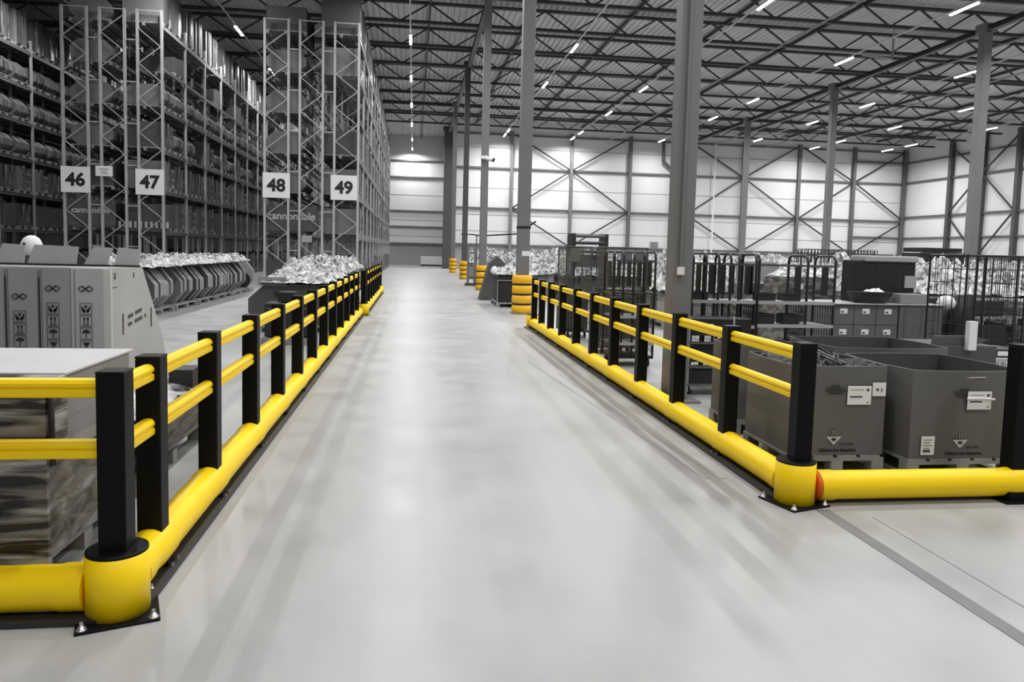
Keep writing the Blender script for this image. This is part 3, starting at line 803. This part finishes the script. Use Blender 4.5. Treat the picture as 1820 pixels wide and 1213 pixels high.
t = thing('bike_carton_pallet', 'big corner-cut grey carton load under crumpled plastic behind the left barrier', 'pallet load', (-2.3, 14.6, 0))
pallet_mb(1.3, 2.2, 0, 1.1).build('pallet', 'wood', t)
for q in range(6):
    MB().prism([(a*1.04, b*.82+.15) for a, b in OCT], 'y', q*.37, q*.37+.34).build('bike_carton', 'card3', t, bevel=.01)
MB().box(-.62, -.1, -.02, .0, .90, 1.06).build('flap', 'card', t)
MB().box(-.30, -.05, -.035, -.02, .70, .78).build('hand_hole', 'ink', t)
crumple(1.5, 2.6, .35, .05, 9, .10).build('plastic_film', 'crump', t, (.15, 1.2, .92))
for p in range(3):
    t = thing('bike_carton_pallet', 'carton load under crumpled plastic behind the left barrier, %s of three farther ones' % ['first', 'second', 'last'][p], 'pallet load', (-2.32, 18.3+p*2.3, 0), 0, 'farther plastic-topped loads behind the left barrier')
    pallet_mb(1.3, 1.9, 0, 0).build('pallet', 'wood', t)
    for q in range(5): MB().prism([(a*1.0, b*.9+.15) for a, b in OCT], 'y', -.95+q*.38, -.95+q*.38+.34).build('bike_carton', 'card3', t)
    crumple(1.5, 2.2, .42, .06, 20+p, .12).build('plastic_film', 'crump', t, (0, 0, 1.0))
t = thing('dark_crate', 'small dark crate with a black handle in front of the big left carton', 'crate', (-2.1, 13.0, 0))
MB().box(-.35, .4, -.25, .25, .14, .70).build('crate_body', 'tote', t, bevel=.02)
MB().box(-.3, .36, -.27, -.25, .60, .62).build('rim', 'girt', t)
MB().box(-.14, .12, -.2, .2, .72, .88).build('handle_box', 'ink', t)
MB().box(-.4, .45, -.3, .3, 0, .12).build('dolly', 'wood', t)

# ------------------------------------------------------------------ RIGHT: battery boxes
def open_box(w, d, h, bulge, th=.012, nb=10):
    mb = MB(); corners = [(-w/2, -d/2), (w/2, -d/2), (w/2, d/2), (-w/2, d/2)]
    def loop(z, off):
        pts = []
        for k in range(4):
            a = Vector(corners[k]); b = Vector(corners[(k+1) % 4]); dd = (b-a).normalized(); n = Vector((dd.y, -dd.x))
            for i in range(nb):
                t = i/nb; p = a.lerp(b, t)+n*(bulge*math.sin(PI*t)*(z/h)**1.5)
                p = p*(1+off/max(w, d)*2)
                pts.append((p.x, p.y, z))
        return pts
    zs = [0, h*.25, h*.5, h*.75, h]
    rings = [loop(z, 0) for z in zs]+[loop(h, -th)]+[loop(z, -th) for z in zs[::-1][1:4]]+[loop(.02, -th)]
    n = 4*nb; vs = [p for r in rings for p in r]
    k5 = len(zs)
    for k in range(len(rings)-1):
        fs = [(k*n+i, k*n+(i+1) % n, (k+1)*n+(i+1) % n, (k+1)*n+i) for i in range(n)]
        mb.add(vs[:], [], 0) if False else None
        base = rings[k]+rings[k+1]
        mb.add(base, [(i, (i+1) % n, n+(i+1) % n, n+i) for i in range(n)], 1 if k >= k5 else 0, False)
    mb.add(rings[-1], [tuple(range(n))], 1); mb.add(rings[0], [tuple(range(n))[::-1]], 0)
    return mb
def hazard(parent, cx, y, z, s=.075):
    """class 9 diamond: stripes above, pale ground below with a small battery pictogram"""
    mb = MB(); mb.prism([(cx-s, z), (cx, z-s), (cx+s, z), (cx+s*.86, z+s*.1), (cx, z+s*.04), (cx-s*.86, z+s*.1)], 'y', y-.003, y-.001)
    for i in range(-2, 4):
        xx = (i-.5)*s*.30; hh = s*(1-abs(xx)/s)
        mb.prism([(cx+xx-.0045, z+.08*s), (cx+xx+.0045, z+.08*s), (cx+xx+.003, z+hh*.97), (cx+xx-.003, z+hh*.97)], 'y', y-.003, y-.001)
    mb.build('hazard_ground', 'lid', parent)
    mb = MB()
    for i in range(-3, 4):
        xx = i*s*.27; hh = s*(1-abs(xx)/s)
        if hh > .1*s: mb.prism([(cx+xx-.006, z+.1*s), (cx+xx+.006, z+.1*s), (cx+xx+.004, z+hh*.95), (cx+xx-.004, z+hh*.95)], 'y', y-.004, y-.002)
    mb.box(cx-.018, cx+.018, y-.004, y-.002, z-.028, z-.008)
    mb.build('hazard_stripes', 'ink', parent)
def para(parent, cx, y, z, w, side=None):
    mb = MB(); rows_ = (.45, 1.0, 1.0, .75)
    for i, k in enumerate(rows_):
        L = w*k; x = cx-L/2; r = random.Random(i+3)
        while x < cx+L/2-.01:
            l = min(r.uniform(.02, .05), cx+L/2-x)
            if side is None: mb.box(x, x+l, y-.003, y-.001, z-i*.02, z-i*.02+.009)
            else: mb.box(side, side+.0, 0, 0, 0, 0)
            x += l+.006
    mb.build('printed_lines', 'ink', parent)
def battery_box(x, y, w, d, h, label, contents=None, bulge=.03, sheets=(), front=True):
    t = thing('battery_container', label, 'container', (x, y, 0))
    pallet_mb(w+.02, d+.02).build('pallet', 'wood', t)
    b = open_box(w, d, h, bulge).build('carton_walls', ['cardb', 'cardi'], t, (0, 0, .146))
    yf = -d/2-bulge*.1
    if front:
        text_mesh('lettering', 'Lithium Ion batteries', .037, 'ink', t, face_front(0, -d/2-.004, .185), bold=.0008)
        text_mesh('lettering', 'UN 3480', .030, 'inkg', t, face_front(.075, -d/2-.008, .232), bold=.0006)
        hazard(t, -.04, -d/2-.010, .29, .062)
        para(t, -.055, -d/2-bulge*.75-.006, .69, .165)
    return t
b1 = battery_box(3.285, 5.69, .76, .80, .70, 'open grey battery container filled with black cables behind the right corner')
def sheet(parent, x0, x1, y, z0, z1, kind):
    o = MB().box(x0, x1, y-.004, y, z0, z1).build('paper_label', 'sign', parent)
    mb = MB()
    if kind == 'doc':
        mb.box(x0+.02, x0+.12, y-.006, y-.004, z0+.055, z0+.067); mb.box(x1-.04, x1-.02, y-.006, y-.004, z1-.04, z1-.02)
        mb.box(x0+.02, x1-.06, y-.006, y-.004, z1-.03, z1-.027); mb.box(x1-.035, x1-.02, y-.006, y-.004, z0+.015, z0+.022)
    elif kind == 'two':
        mb.box(x0+.03, x0+.05, y-.006, y-.004, z0+.04, z0+.06); mb.box(x0+.07, x0+.08, y-.006, y-.004, z0+.035, z0+.062)
    else:
        for i in range(4): mb.box(x0+.015, x1-.02-(i % 2)*.02, y-.006, y-.004, z1-.03-i*.022, z1-.026-i*.022)
        mb.box(x0+.015, x1-.035, y-.006, y-.004, z0+.02, z0+.04)
    mb.build('label_print', 'inkg', o)
sheet(b1, .04, .235, -.432, .55, .695, 'doc'); sheet(b1, .25, .36, -.424, .615, .72, 'two')
# cable heap
t = thing('cable_heap', 'tangle of black cables and frames inside the front battery container', 'cables', (3.285, 5.69, 0))
crumple(.70, .74, .16, .05, 31, .08, edge=False).build('heap', 'blk2', t, (0, 0, .68))
r = random.Random(4)
for i in range(22):
    a = r.uniform(0, PI); cx, cy = r.uniform(-.2, .25), r.uniform(-.3, .3); L = r.uniform(.12, .28)
    z = .80+r.random()*.07
    MB().tube([(cx-L*math.cos(a)*.5, cy-L*math.sin(a)*.5, z-.03), (cx, cy, z+.035), (cx+L*math.cos(a)*.5, cy+L*math.sin(a)*.5, z-.02)], .009, 6).build('cable', 'blk2', t)
for i, (xa, ya, xb, yb) in enumerate(((.02, .1, .12, -.2), (.08, .12, .17, -.18), (-.3, .1, -.05, -.2))):
    MB().bar((xa, ya, .90), (xb, yb, .83), .022, .012).build('metal_strip', 'steel_d', t)
b2 = battery_box(4.255, 5.62, .92, .92, .69, 'open empty battery container next to the cable-filled one, right', bulge=.05)
sheet(b2, -.03, .17, -.505, .54, .68, 'doc'); sheet(b2, -.37, -.26, -.474, .18, .325, 'list')
MB().tube([(-.04, -.515, .625), (.07, -.525, .63), (.19, -.515, .62)], .009, 6).build('tape_strip', 'white', b2)
MB().tube([(-.05, -.50, .785), (.1, -.515, .79)], .004, 5).build('film_glint', 'lid', b2)
b3 = battery_box(4.55, 6.95, 1.15, .9, .69, 'open container with dark inside directly behind the two battery containers', front=False, bulge=.06)
b4 = battery_box(3.31, 6.76, .68, .50, .70, 'grey container behind the barrier, left behind the cable-filled one', front=False, bulge=.03)
t = thing('cut_carton', 'brown cut-open carton lying behind the empty battery container', 'box', (5.72, 7.3, 0))
pallet_mb(.9, .8).build('pallet', 'wood', t)
MB().box(-.42, .36, -.3, .3, .15, .80).build('carton_body', 'card3', t, bevel=.01)
MB().prism([(-.36, .80), (.1, .80), (.28, .86), (.1, .90), (-.34, .90)], 'y', -.28, -.24).build('flap', 'card3', t)
MB().box(-.02, .07, -.36, -.30, .76, 1.06).build('paper_roll', 'white', t)
t = thing('plate_trolley', 'low trolley with a pale plate and dark parts at the right edge', 'trolley', (6.75, 7.6, 0))
MB().box(-.5, .5, -.35, .35, .60, .63).build('plate', 'shelf', t)
for sx in (-.45, .45):
    for sy in (-.3, .3): MB().box(sx-.02, sx+.02, sy-.02, sy+.02, 0, .60).build('leg', 'steel_d', t)
MB().box(-.42, -.05, -.25, .15, .63, .72).build('dark_part', 'tote', t); MB().box(-.36, -.15, -.26, -.25, .65, .70).build('label', 'white', t)
MB().box(-.5, .5, -.35, .35, .25, .27).build('lower_plate', 'steel_d', t)

# ------------------------------------------------------------------ trolleys and cages
def uframe(y0, y1, h, r=.016, z0=.12, x=0):
    c = .08; pts = [(x, y0, z0), (x, y0, h-c), (x, y0+c*.3, h-c*.3), (x, y0+c, h), (x, y1-c, h), (x, y1-c*.3, h-c*.3), (x, y1, h-c), (x, y1, z0)]
    return MB().tube(pts, r, 8)
def trolley(label, x, y, w, d, h, frames, shelves, bins=(), lower_mesh=True):
    t = thing('picking_trolley', label, 'trolley', (x, y, 0))
    for fx in frames:
        f = uframe(0, d, h, .018, x=fx).build('end_frame', 'tubeblk', t)
        mb = MB()
        n = int(d/.06)
        for i in range(1, n): mb.bar((fx, i*d/n, .2), (fx, i*d/n, 1.05), .006)
        for i in range(8): mb.bar((fx, 0, .25+i*.11), (fx, d, .25+i*.11), .006)
        mb.build('wire_mesh', 'mesh', f)
        MB().box(fx-.01, fx+.01, d*.35, d*.62, 1.18, 1.56).build('black_strap', 'ink', f)
        MB().bar((fx, 0, 1.08), (fx, d, 1.08), .03).build('crossbar', 'tubeblk', f)
    MB().bar((frames[0], 0, h-.13), (frames[-1], 0, h-.13), .028).build('top_rail', 'steel_d', t)
    for z in shelves:
        s = MB().box(frames[0], frames[-1], 0, d, z-.012, z).build('shelf', 'shelf', t)
        MB().box(frames[0], frames[-1], -.02, 0, z-.03, z+.012).build('shelf_lip', 'shelf', s)
    MB().box(frames[0], frames[-1], 0, d, .12, .16).build('base_tray', 'tubeblk', t)
    for sx in (frames[0]+.05, frames[-1]-.05):
        for sy in (.06, d-.06): MB().tube([(sx-.015, sy, .06), (sx+.015, sy, .06)], .06, 12).build('castor', 'ink', t)
    return t
def tote(x, y, z, w, d, h, label, m='tote'):
    t = thing('storage_bin', label, 'bin', (x, y, z))
    mb = open_box(w, d, h, .0, .01, 2); mb.build('bin_body', [m, 'ink'], t)
    MB().box(-w/2-.008, w/2+.008, -d/2-.008, -d/2+.004, h-.02, h).build('rim', m, t)
    return t
Y = 9.0
trolley('black picking trolley with many dividers right of the large column', 3.5, Y, .85, .5, 1.70, [0, .17, .34, .5, .62, .84], (1.10, .78))
trolley('black picking trolley with pale shelves between the column trolley and labelled cartons', 4.38, Y, 1.05, .5, 1.70, [0, .66, 1.04], (1.10, .80, .45))
for i, (x, z, lab) in enumerate(((3.62, 1.112, 'small dark bin on the upper shelf next to the large column'), (4.52, 1.112, 'dark bin on the upper trolley shelf, left of the pair'), (4.86, 1.112, 'dark bin on the upper trolley shelf, right of the pair'),
        (4.52, .812, 'dark bin on the middle trolley shelf, left of the pair'), (4.86, .812, 'dark bin on the middle trolley shelf, right of the pair'), (4.54, .462, 'dark bin on the lower trolley shelf, left of the pair'), (4.86, .462, 'dark bin on the lower trolley shelf, right of the pair'))):
    tote(x, Y+.12, z, .22 if i != 0 else .2, .2, .10 if z > .9 else .13, lab)
trolley('black nested trolley frames left of the large column', 2.92, 10.6, .7, .55, 1.70, [0, .14, .30, .46, .62], (.75, .35))
# M: black cabinet trolley
t = thing('shelf_cart', 'black shelf cart with pale metal edges behind the barrier, by the large column', 'cart', (3.52, 8.4, 0))
MB().box(-.27, .27, .0, .45, .12, .30).build('lower_bin', 'ink', t); MB().box(-.25, .25, .02, .43, .40, .60).build('middle_bin', 'ink', t); MB().box(-.27, .5, .0, .45, .72, .92).build('upper_bin', 'ink', t)
for x in (-.28, .27): MB().box(x, x+.022, -.01, .012, .05, .95).build('post', 'shelf', t)
for z in (.12, .33, .62): MB().box(-.27, .27, -.01, .02, z, z+.022).build('shelf_edge', 'girt', t)
for x in (-.24, -.08): MB().box(x, x+.1, -.02, -.01, .80, .86).build('paper_label', 'sign', t)
for sx in (-.22, .22): MB().tube([(sx-.015, .1, .05), (sx+.015, .1, .05)], .05, 10).build('castor', 'ink', t)

def cage(label, x, y, w, d, h, m='meshg', wire=.009, step=.09, frame='steel_d', front=True, z0=.14):
    t = thing('roll_cage', label, 'cage', (x, y, 0))
    for sx in (0, w):
        for sy in (0, d): MB().tube([(sx, sy, .1), (sx, sy, h)], .014, 6).build('upright', frame, t)
    MB().tube([(0, 0, h), (w, 0, h)], .014, 6).build('top_bar', frame, t); MB().tube([(0, d, h), (w, d, h)], .014, 6).build('top_bar', frame, t)
    for sx in (0, w): MB().tube([(sx, 0, h), (sx, d, h)], .014, 6).build('top_bar', frame, t)
    def grid(a, b):
        mb = MB(); a = Vector(a); b = Vector(b); L = (b-a).length; n = int(L/step)
        for i in range(1, n): p = a.lerp(b, i/n); mb.bar((p.x, p.y, z0), (p.x, p.y, h-.02), wire)
        k = int((h-z0)/(step*1.6))
        for i in range(k): z = z0+i*(h-z0)/k; mb.bar((a.x, a.y, z), (b.x, b.y, z), wire)
        return mb
    for a, b in (((0, 0), (0, d)), ((w, 0), (w, d)), ((0, d), (w, d)))+((((0, 0), (w, 0)),) if front else ()):
        grid((*a, 0), (*b, 0)).build('wire_panel', m, t)
    MB().box(0, w, 0, d, .11, .14).build('base', frame, t)
    for sx in (.08, w-.08):
        for sy in (.08, d-.08): MB().tube([(sx-.015, sy, .055), (sx+.015, sy, .055)], .055, 10).build('castor', 'ink', t)
    return t
cage('grey wire roll cage behind the far part of the right barrier, left one', 2.95, 14.2, .5, .8, 1.78)
cage('grey wire roll cage behind the right barrier, in front of the black frames', 3.5, 13.2, .75, .8, 1.78, step=.06)
cage('low wire cage behind the barrier below the large roll cage', 3.05, 11.9, .6, .6, .95, step=.05)
cage('black wire roll cage at the right edge of the picture', 7.05, 8.7, .72, .7, 1.76, m='mesh', frame='tubeblk', step=.11, wire=.006)
cage('black wire roll cage cut off by the right edge of the picture', 7.9, 8.7, .8, .7, 1.76, m='mesh', frame='tubeblk', step=.11, wire=.006)
for i, (x, y, w_, h0, h1, lab, m_) in enumerate(((3.53, 13.25, .68, .16, 1.02, 'dark crate inside the larger grey roll cage', 'tote'), (2.98, 14.25, .44, .16, .9, 'grey carton inside the left grey roll cage', 'card3'))):
    tag(MB().box(x, x+w_, y, y+.6, h0, h1).build('crate', m_, bevel=.01), lab, 'crate')
for i, x in enumerate((3.02, 3.75, 4.02)):
    tag(MB().box(x, x+.2, 13.16 if i else 14.16, 13.18 if i else 14.18, 1.50, 1.76).build('paper_sheet', 'girt'), ['grey paper sheet hung on the left roll cage', 'grey paper sheet hung on the larger roll cage, left of two', 'grey paper sheet hung on the larger roll cage, right of two'][i], 'sheet')

# labelled carton stack
t0 = thing('pallet', 'pallet below the stack of labelled cartons', 'pallet', (6.75, 10.25, 0)); pallet_mb(1.75, .9).build('deck_boards', 'wood', t0)
cnt = 0
for j in range(3):
    for i in range(3):
        x = 5.90+i*.34; z = .146+j*.297
        t = thing('labelled_carton', 'brown carton with white label in the wrapped stack, %s layer, %s column' % (['bottom', 'middle', 'top'][j], ['left', 'centre', 'right'][i]), 'box', (x, 9.82, z))
        MB().box(0, .333, 0, .8, 0, .292).build('carton_body', 'cardb', t, bevel=.006)
        o = MB().box(.12, .23, -.004, 0, .16, .235).build('paper_label', 'sign', t); MB().box(.135, .175, -.006, -.004, .175, .195).build('label_print', 'ink', o)
t = thing('large_carton', 'large film-wrapped brown carton right of the labelled cartons', 'box', (6.93, 9.80, .146))
MB().box(0, .68, 0, .85, 0, .885).build('carton_body', 'cardb', t, bevel=.01); MB().box(-.002, .682, -.003, 0, .32, .35).build('film_band', 'girt', t)
tag(MB().box(5.86, 7.64, 9.78, 10.68, 1.034, 1.046).build('cardboard_sheet', 'card2'), 'pale cardboard sheet lying on the labelled carton stack', 'sheet')
t = thing('handle_tote', 'dark oval tote with white goods on the labelled carton stack', 'tote', (6.58, 10.0, 1.047))
MB().rings([[((.22+.05*k)*math.cos(a)*1.1, (.14+.02*k)*math.sin(a), .08*k) for a in [2*PI*i/20 for i in range(20)]] for k in (0, 1, 2)]).build('tote_body', 'tote', t)
MB().rings([[(.33*math.cos(a)*1.05, .19*math.sin(a), .15+.012*k) for a in [2*PI*i/20 for i in range(20)]] for k in (0, 1)]).build('rim', 'tote', t)
crumple(.25, .2, .07, .04, 2, .02).build('white_goods', 'white', t, (.05, 0, .16))
tag(MB().box(6.98, 7.40, 9.88, 10.18, 1.047, 1.19).build('small_carton', 'card', bevel=.006), 'small plain carton in front of the tall black container', 'box')
t = thing('black_container', 'tall black container with a pale folded lid on the carton stack', 'container', (7.0, 10.35, 1.047))
MB().box(-.52, .46, -.1, .25, 0, .62).build('container_body', 'ink', t, bevel=.02)
MB().box(-.38, .48, -.13, .27, .60, .69).build('lid', 'card2', t, bevel=.02)
for x in (-.15, .2): MB().box(x, x+.006, -.104, -.1, 0, .6).build('edge_line', 'inkg', t)
MB().box(.28, .47, -.12, -.1, .22, .40).build('paper_label', 'shelf', t)
t = thing('film_carton', 'film-wrapped carton with two labels behind the labelled stack, left', 'box', (6.25, 11.1, 0))
MB().box(-.38, .45, 0, .8, 0, 1.36).build('carton_body', 'film_m', t, bevel=.01)
for x in (-.2, .2): MB().box(x, x+.1, -.005, 0, 1.18, 1.26).build('paper_label', 'white', t)
crumple(.8, .8, .12, .05, 14, .04).build('film_top', 'crump', t, (.03, .4, 1.36))
# draped black cloth on a stand
t = thing('cloth_stand', 'black cloth hanging over a stand right of the carton stack', 'cloth', (8.05, 10.1, 0))
MB().rings([[(a*s_+dx, b*.12, z) for a, b in ((-1, -1), (1, -1), (1, 1), (-1, 1))] for z, s_, dx in ((.42, .05, .05), (.55, .2, 0), (.9, .17, .02), (1.15, .12, .05), (1.18, .06, .05))]).build('cloth', 'ink', t)
MB().tube([(.05, 0, 0), (.05, 0, .5)], .03, 8).build('pole', 'ink', t); MB().box(-.15, .25, -.2, .2, 0, .03).build('foot', 'ink', t)
MB().lathe((-.25, -.1, .98), [(.02, 0), (.11, .02), (.13, .1), (.08, .18), (.02, .2)], 12).build('white_bag', 'white', t)

# ------------------------------------------------------------------ RIGHT: field of plastic-topped pallets
def field_proto(seed, h, label, grp):
    t = thing('plastic_topped_pallet', label, 'pallet load', (0, 0, 0), 0, grp)
    pallet_mb(1.6, 1.9).build('pallet', 'wood', t)
    for q in range(4): MB().box(-.8, .8, -.95+q*.48, -.95+q*.48+.45, .146, .86).build('carton', ('card', 'card3')[q % 2], t)
    crumple(1.8, 2.1, h-.80, .075, seed, .20).build('plastic_film', 'crump', t, (0, 0, .80))
    return t
G = 'pallets under white crumpled plastic across the right hall'
LABF = 'pallet under white crumpled plastic, right hall, %s'
ps = [field_proto(41+i, 1.62+.10*i, LABF % 'first', G) for i in range(4)]
spots = []
r = random.Random(12)
ORD2 = ['first', 'second', 'third', 'fourth', 'fifth', 'sixth', 'seventh', 'eighth', 'ninth', 'tenth', 'eleventh', 'twelfth', 'thirteenth', 'fourteenth', 'fifteenth', 'sixteenth', 'seventeenth', 'eighteenth', 'nineteenth', 'twentieth', 'last but one', 'last']
for j, yy in enumerate((17.0, 20.0, 26.4, 29.6, 33, 36.6, 40.4, 44.6, 49, 54, 59)):
    x = (6.4, 7.4, 5.9, 6.0, 6.0, 6.0, 6.0, 6.0, 6.0, 6.0, 6.0)[j]; i = 0
    while x < yy*.98+2 and x < 45:
        hit = abs(x-25.15) < 1.4 and min(abs(yy-31), abs(yy-43), abs(yy-54.8)) < 1.6
        if 13.5 < x < 16.6 and 18 < yy < 21: hit = True
        if not hit: spots.append((x+r.uniform(-.1, .1), yy+r.uniform(-.2, .2), j, i))
        x += 2.15 if j < 6 else 2.6; i += 1
for k, (x, y, j, i) in enumerate(spots):
    lab = LABF % ('%s row, %s from the left' % (ORD[j], ORD2[min(i, 21)]))
    if k < 4: ps[k].location = (x, y, 0); ps[k]['label'] = lab
    else: dup(ps[(k*7) % 4], (x, y, 0), r.choice((0, PI))+r.uniform(-.05, .05), lab, G)
# dark wire containers and stacked crates in the distance
c_ = cage('dark wire container standing far back left of the tall black container', 13.2, 23.6, 1.2, .9, 2.0, m='mesh', frame='steel_d', step=.12, wire=.02)
dup(c_, (14.5, 23.6, 0), label='dark wire container standing far back directly behind the tall black container')
dup(c_, (18.2, 23.9, 0), label='dark wire container farther right in the back of the hall')
t = thing('dark_stack', 'stack of flat dark crates rising over the white plastic, right hall', 'stack', (14.9, 19.4, 0))
for k in range(14): MB().box(-.62+.04*(k % 3), .72-.05*((k*2) % 3), 0, .9, k*.15, k*.15+.12).build('flat_crate', 'ink', t, bevel=.01)
t = thing('roller_frame', 'dark roller frame raised above the wire cages, beyond the right barrier', 'frame', (5.15, 23.7, 0))
for x in (0, 1.08): MB().box(x-.06, x+.06, 0, .8, 0, 2.30).build('side_frame', 'tubeblk', t)
for z in (1.72, 2.0, 2.22): MB().tube([(0, .05, z), (1.08, .05, z)], .055, 10).build('roller', 'tubeblk' if z < 2.1 else 'steel_d', t)
MB().box(.06, 1.02, .3, .33, 1.2, 1.62).build('panel', 'steel_d', t)
# goods standing along the lane between column protectors
t = thing('black_bin_pallet', 'black bins on a pallet left of the nearest yellow protector', 'pallet load', (3.0, 22.6, 0))
pallet_mb(1.1, 1.6).build('pallet', 'wood', t)
MB().box(-.5, .5, -.7, .7, .15, .95).build('black_bin', 'ink', t, bevel=.02)
MB().tube([(-.52, -.75, .15), (-.52, -.75, .8), (.4, -.75, .8)], .012, 6).build('rim_frame', 'shelf', t)
crumple(1.1, 1.5, .25, .07, 77, .1).build('plastic_film', 'crump', t, (0, 0, .95))
t = thing('grey_carton', 'tall leaning grey carton beside the lane, between first and second protector', 'box', (2.65, 25.2, 0))
MB().prism([(-.42, 0), (.42, 0), (.42, 1.25), (.15, 1.5), (-.1, 1.25)], 'y', -.3, .5).build('carton_body', 'card3', t, bevel=.01)
MB().lathe((.05, -.36, 1.0), [(.02, -.14), (.12, -.08), (.14, 0), (.1, .1), (.02, .16)], 10).build('white_bag', 'white', t)
for k, (x, y) in enumerate(((4.0, 27.2), (4.0, 33.6), (3.9, 37.2), (4.0, 46.5), (4.0, 50.5))):
    dup(ps[k % 3], (x, y, 0), 0, 'pallet under white plastic close behind the protected columns, %s in depth' % ORD[k], 'plastic-topped pallets behind the protected columns')
t = thing('steel_mast', 'upright steel mast of a lift truck standing between the second and third protector', 'mast', (2.72, 35.2, 0))
for x in (-.16, .16): MB().box(x-.05, x+.05, -.05, .05, 0, 1.9).build('mast_rail', 'steel', t)
for z in (.3, .9, 1.5, 1.85): MB().box(-.2, .2, -.04, .04, z, z+.07).build('cross_member', 'girt', t)
MB().box(-.3, .3, -.3, .1, 0, .12).build('foot', 'steel_d', t)
t = thing('hose_boom', 'thin dark boom with drooping hose reaching between the columns', 'boom', (0, 0, 0))
MB().tube([(2.6, 41.5, 2.55), (2.9, 37, 2.45), (3.1, 34.6, 2.35), (4.3, 31.0, 2.4), (4.9, 30, 2.9)], .035, 6).build('hose', 'blk2', t)
MB().tube([(3.0, 35.9, 2.4), (3.0, 35.9, 0)], .03, 6).build('stand', 'steel_d', t)
t = thing('white_block', 'low white box by the far end wall at the end of the lane', 'box', (2.0, 74.5, 0))
MB().box(-1.3, .9, 0, 1.0, 0, .95).build('box_body', 'white', t, bevel=.02); MB().box(-1.3, .9, -.01, 0, 0, .15).build('base_edge', 'ink', t)
# grey cartons seen between the trolleys
for i, (x, y, w_, z1, lab) in enumerate(((6.9, 14.6, .6, 1.58, 'plain grey carton standing upright beyond the pale-shelf trolley'), (6.0, 12.8, .95, 1.20, 'film-covered grey cartons seen through the pale-shelf trolley'), (7.2, 12.6, .9, 1.1, 'grey carton behind the trolley, next to the film-wrapped carton'))):
    tag(MB().box(x, x+w_, y, y+.7, 0, z1).build('grey_carton', 'card' if i == 0 else 'film_m', bevel=.01), lab, 'box')
# right-edge pallets: dark goods on bright floor beyond the roll cages
for i, (x, y, m_) in enumerate(((10.2, 12.6, 'ink'), (11.6, 12.8, 'film_b'), (10.6, 15.2, 'crump'))):
    t = thing('goods_pallet', ['pallet with black goods seen through the right roll cages, left one', 'pallet with black film goods seen through the right roll cages, right one', 'pallet with pale rolled goods behind the right roll cages'][i], 'pallet load', (x, y, 0))
    pallet_mb(1.2, .9).build('pallet', 'wood', t)
    if i < 2:
        MB().box(-.55, .55, -.4, .4, .15, .55).build('lower_goods', m_, t, bevel=.02); pallet_mb(1.2, .9, 0, 0, .56).build('upper_pallet', 'wood', t)
        MB().box(-.55, .5, -.4, .4, .71, 1.0).build('upper_goods', 'film_m' if i else 'ink', t, bevel=.03)
    else:
        for k in range(5): MB().tube([(-.45+k*.22, -.4, .28), (-.45+k*.22, .4, .28)], .11, 12).build('white_roll', 'white', t)
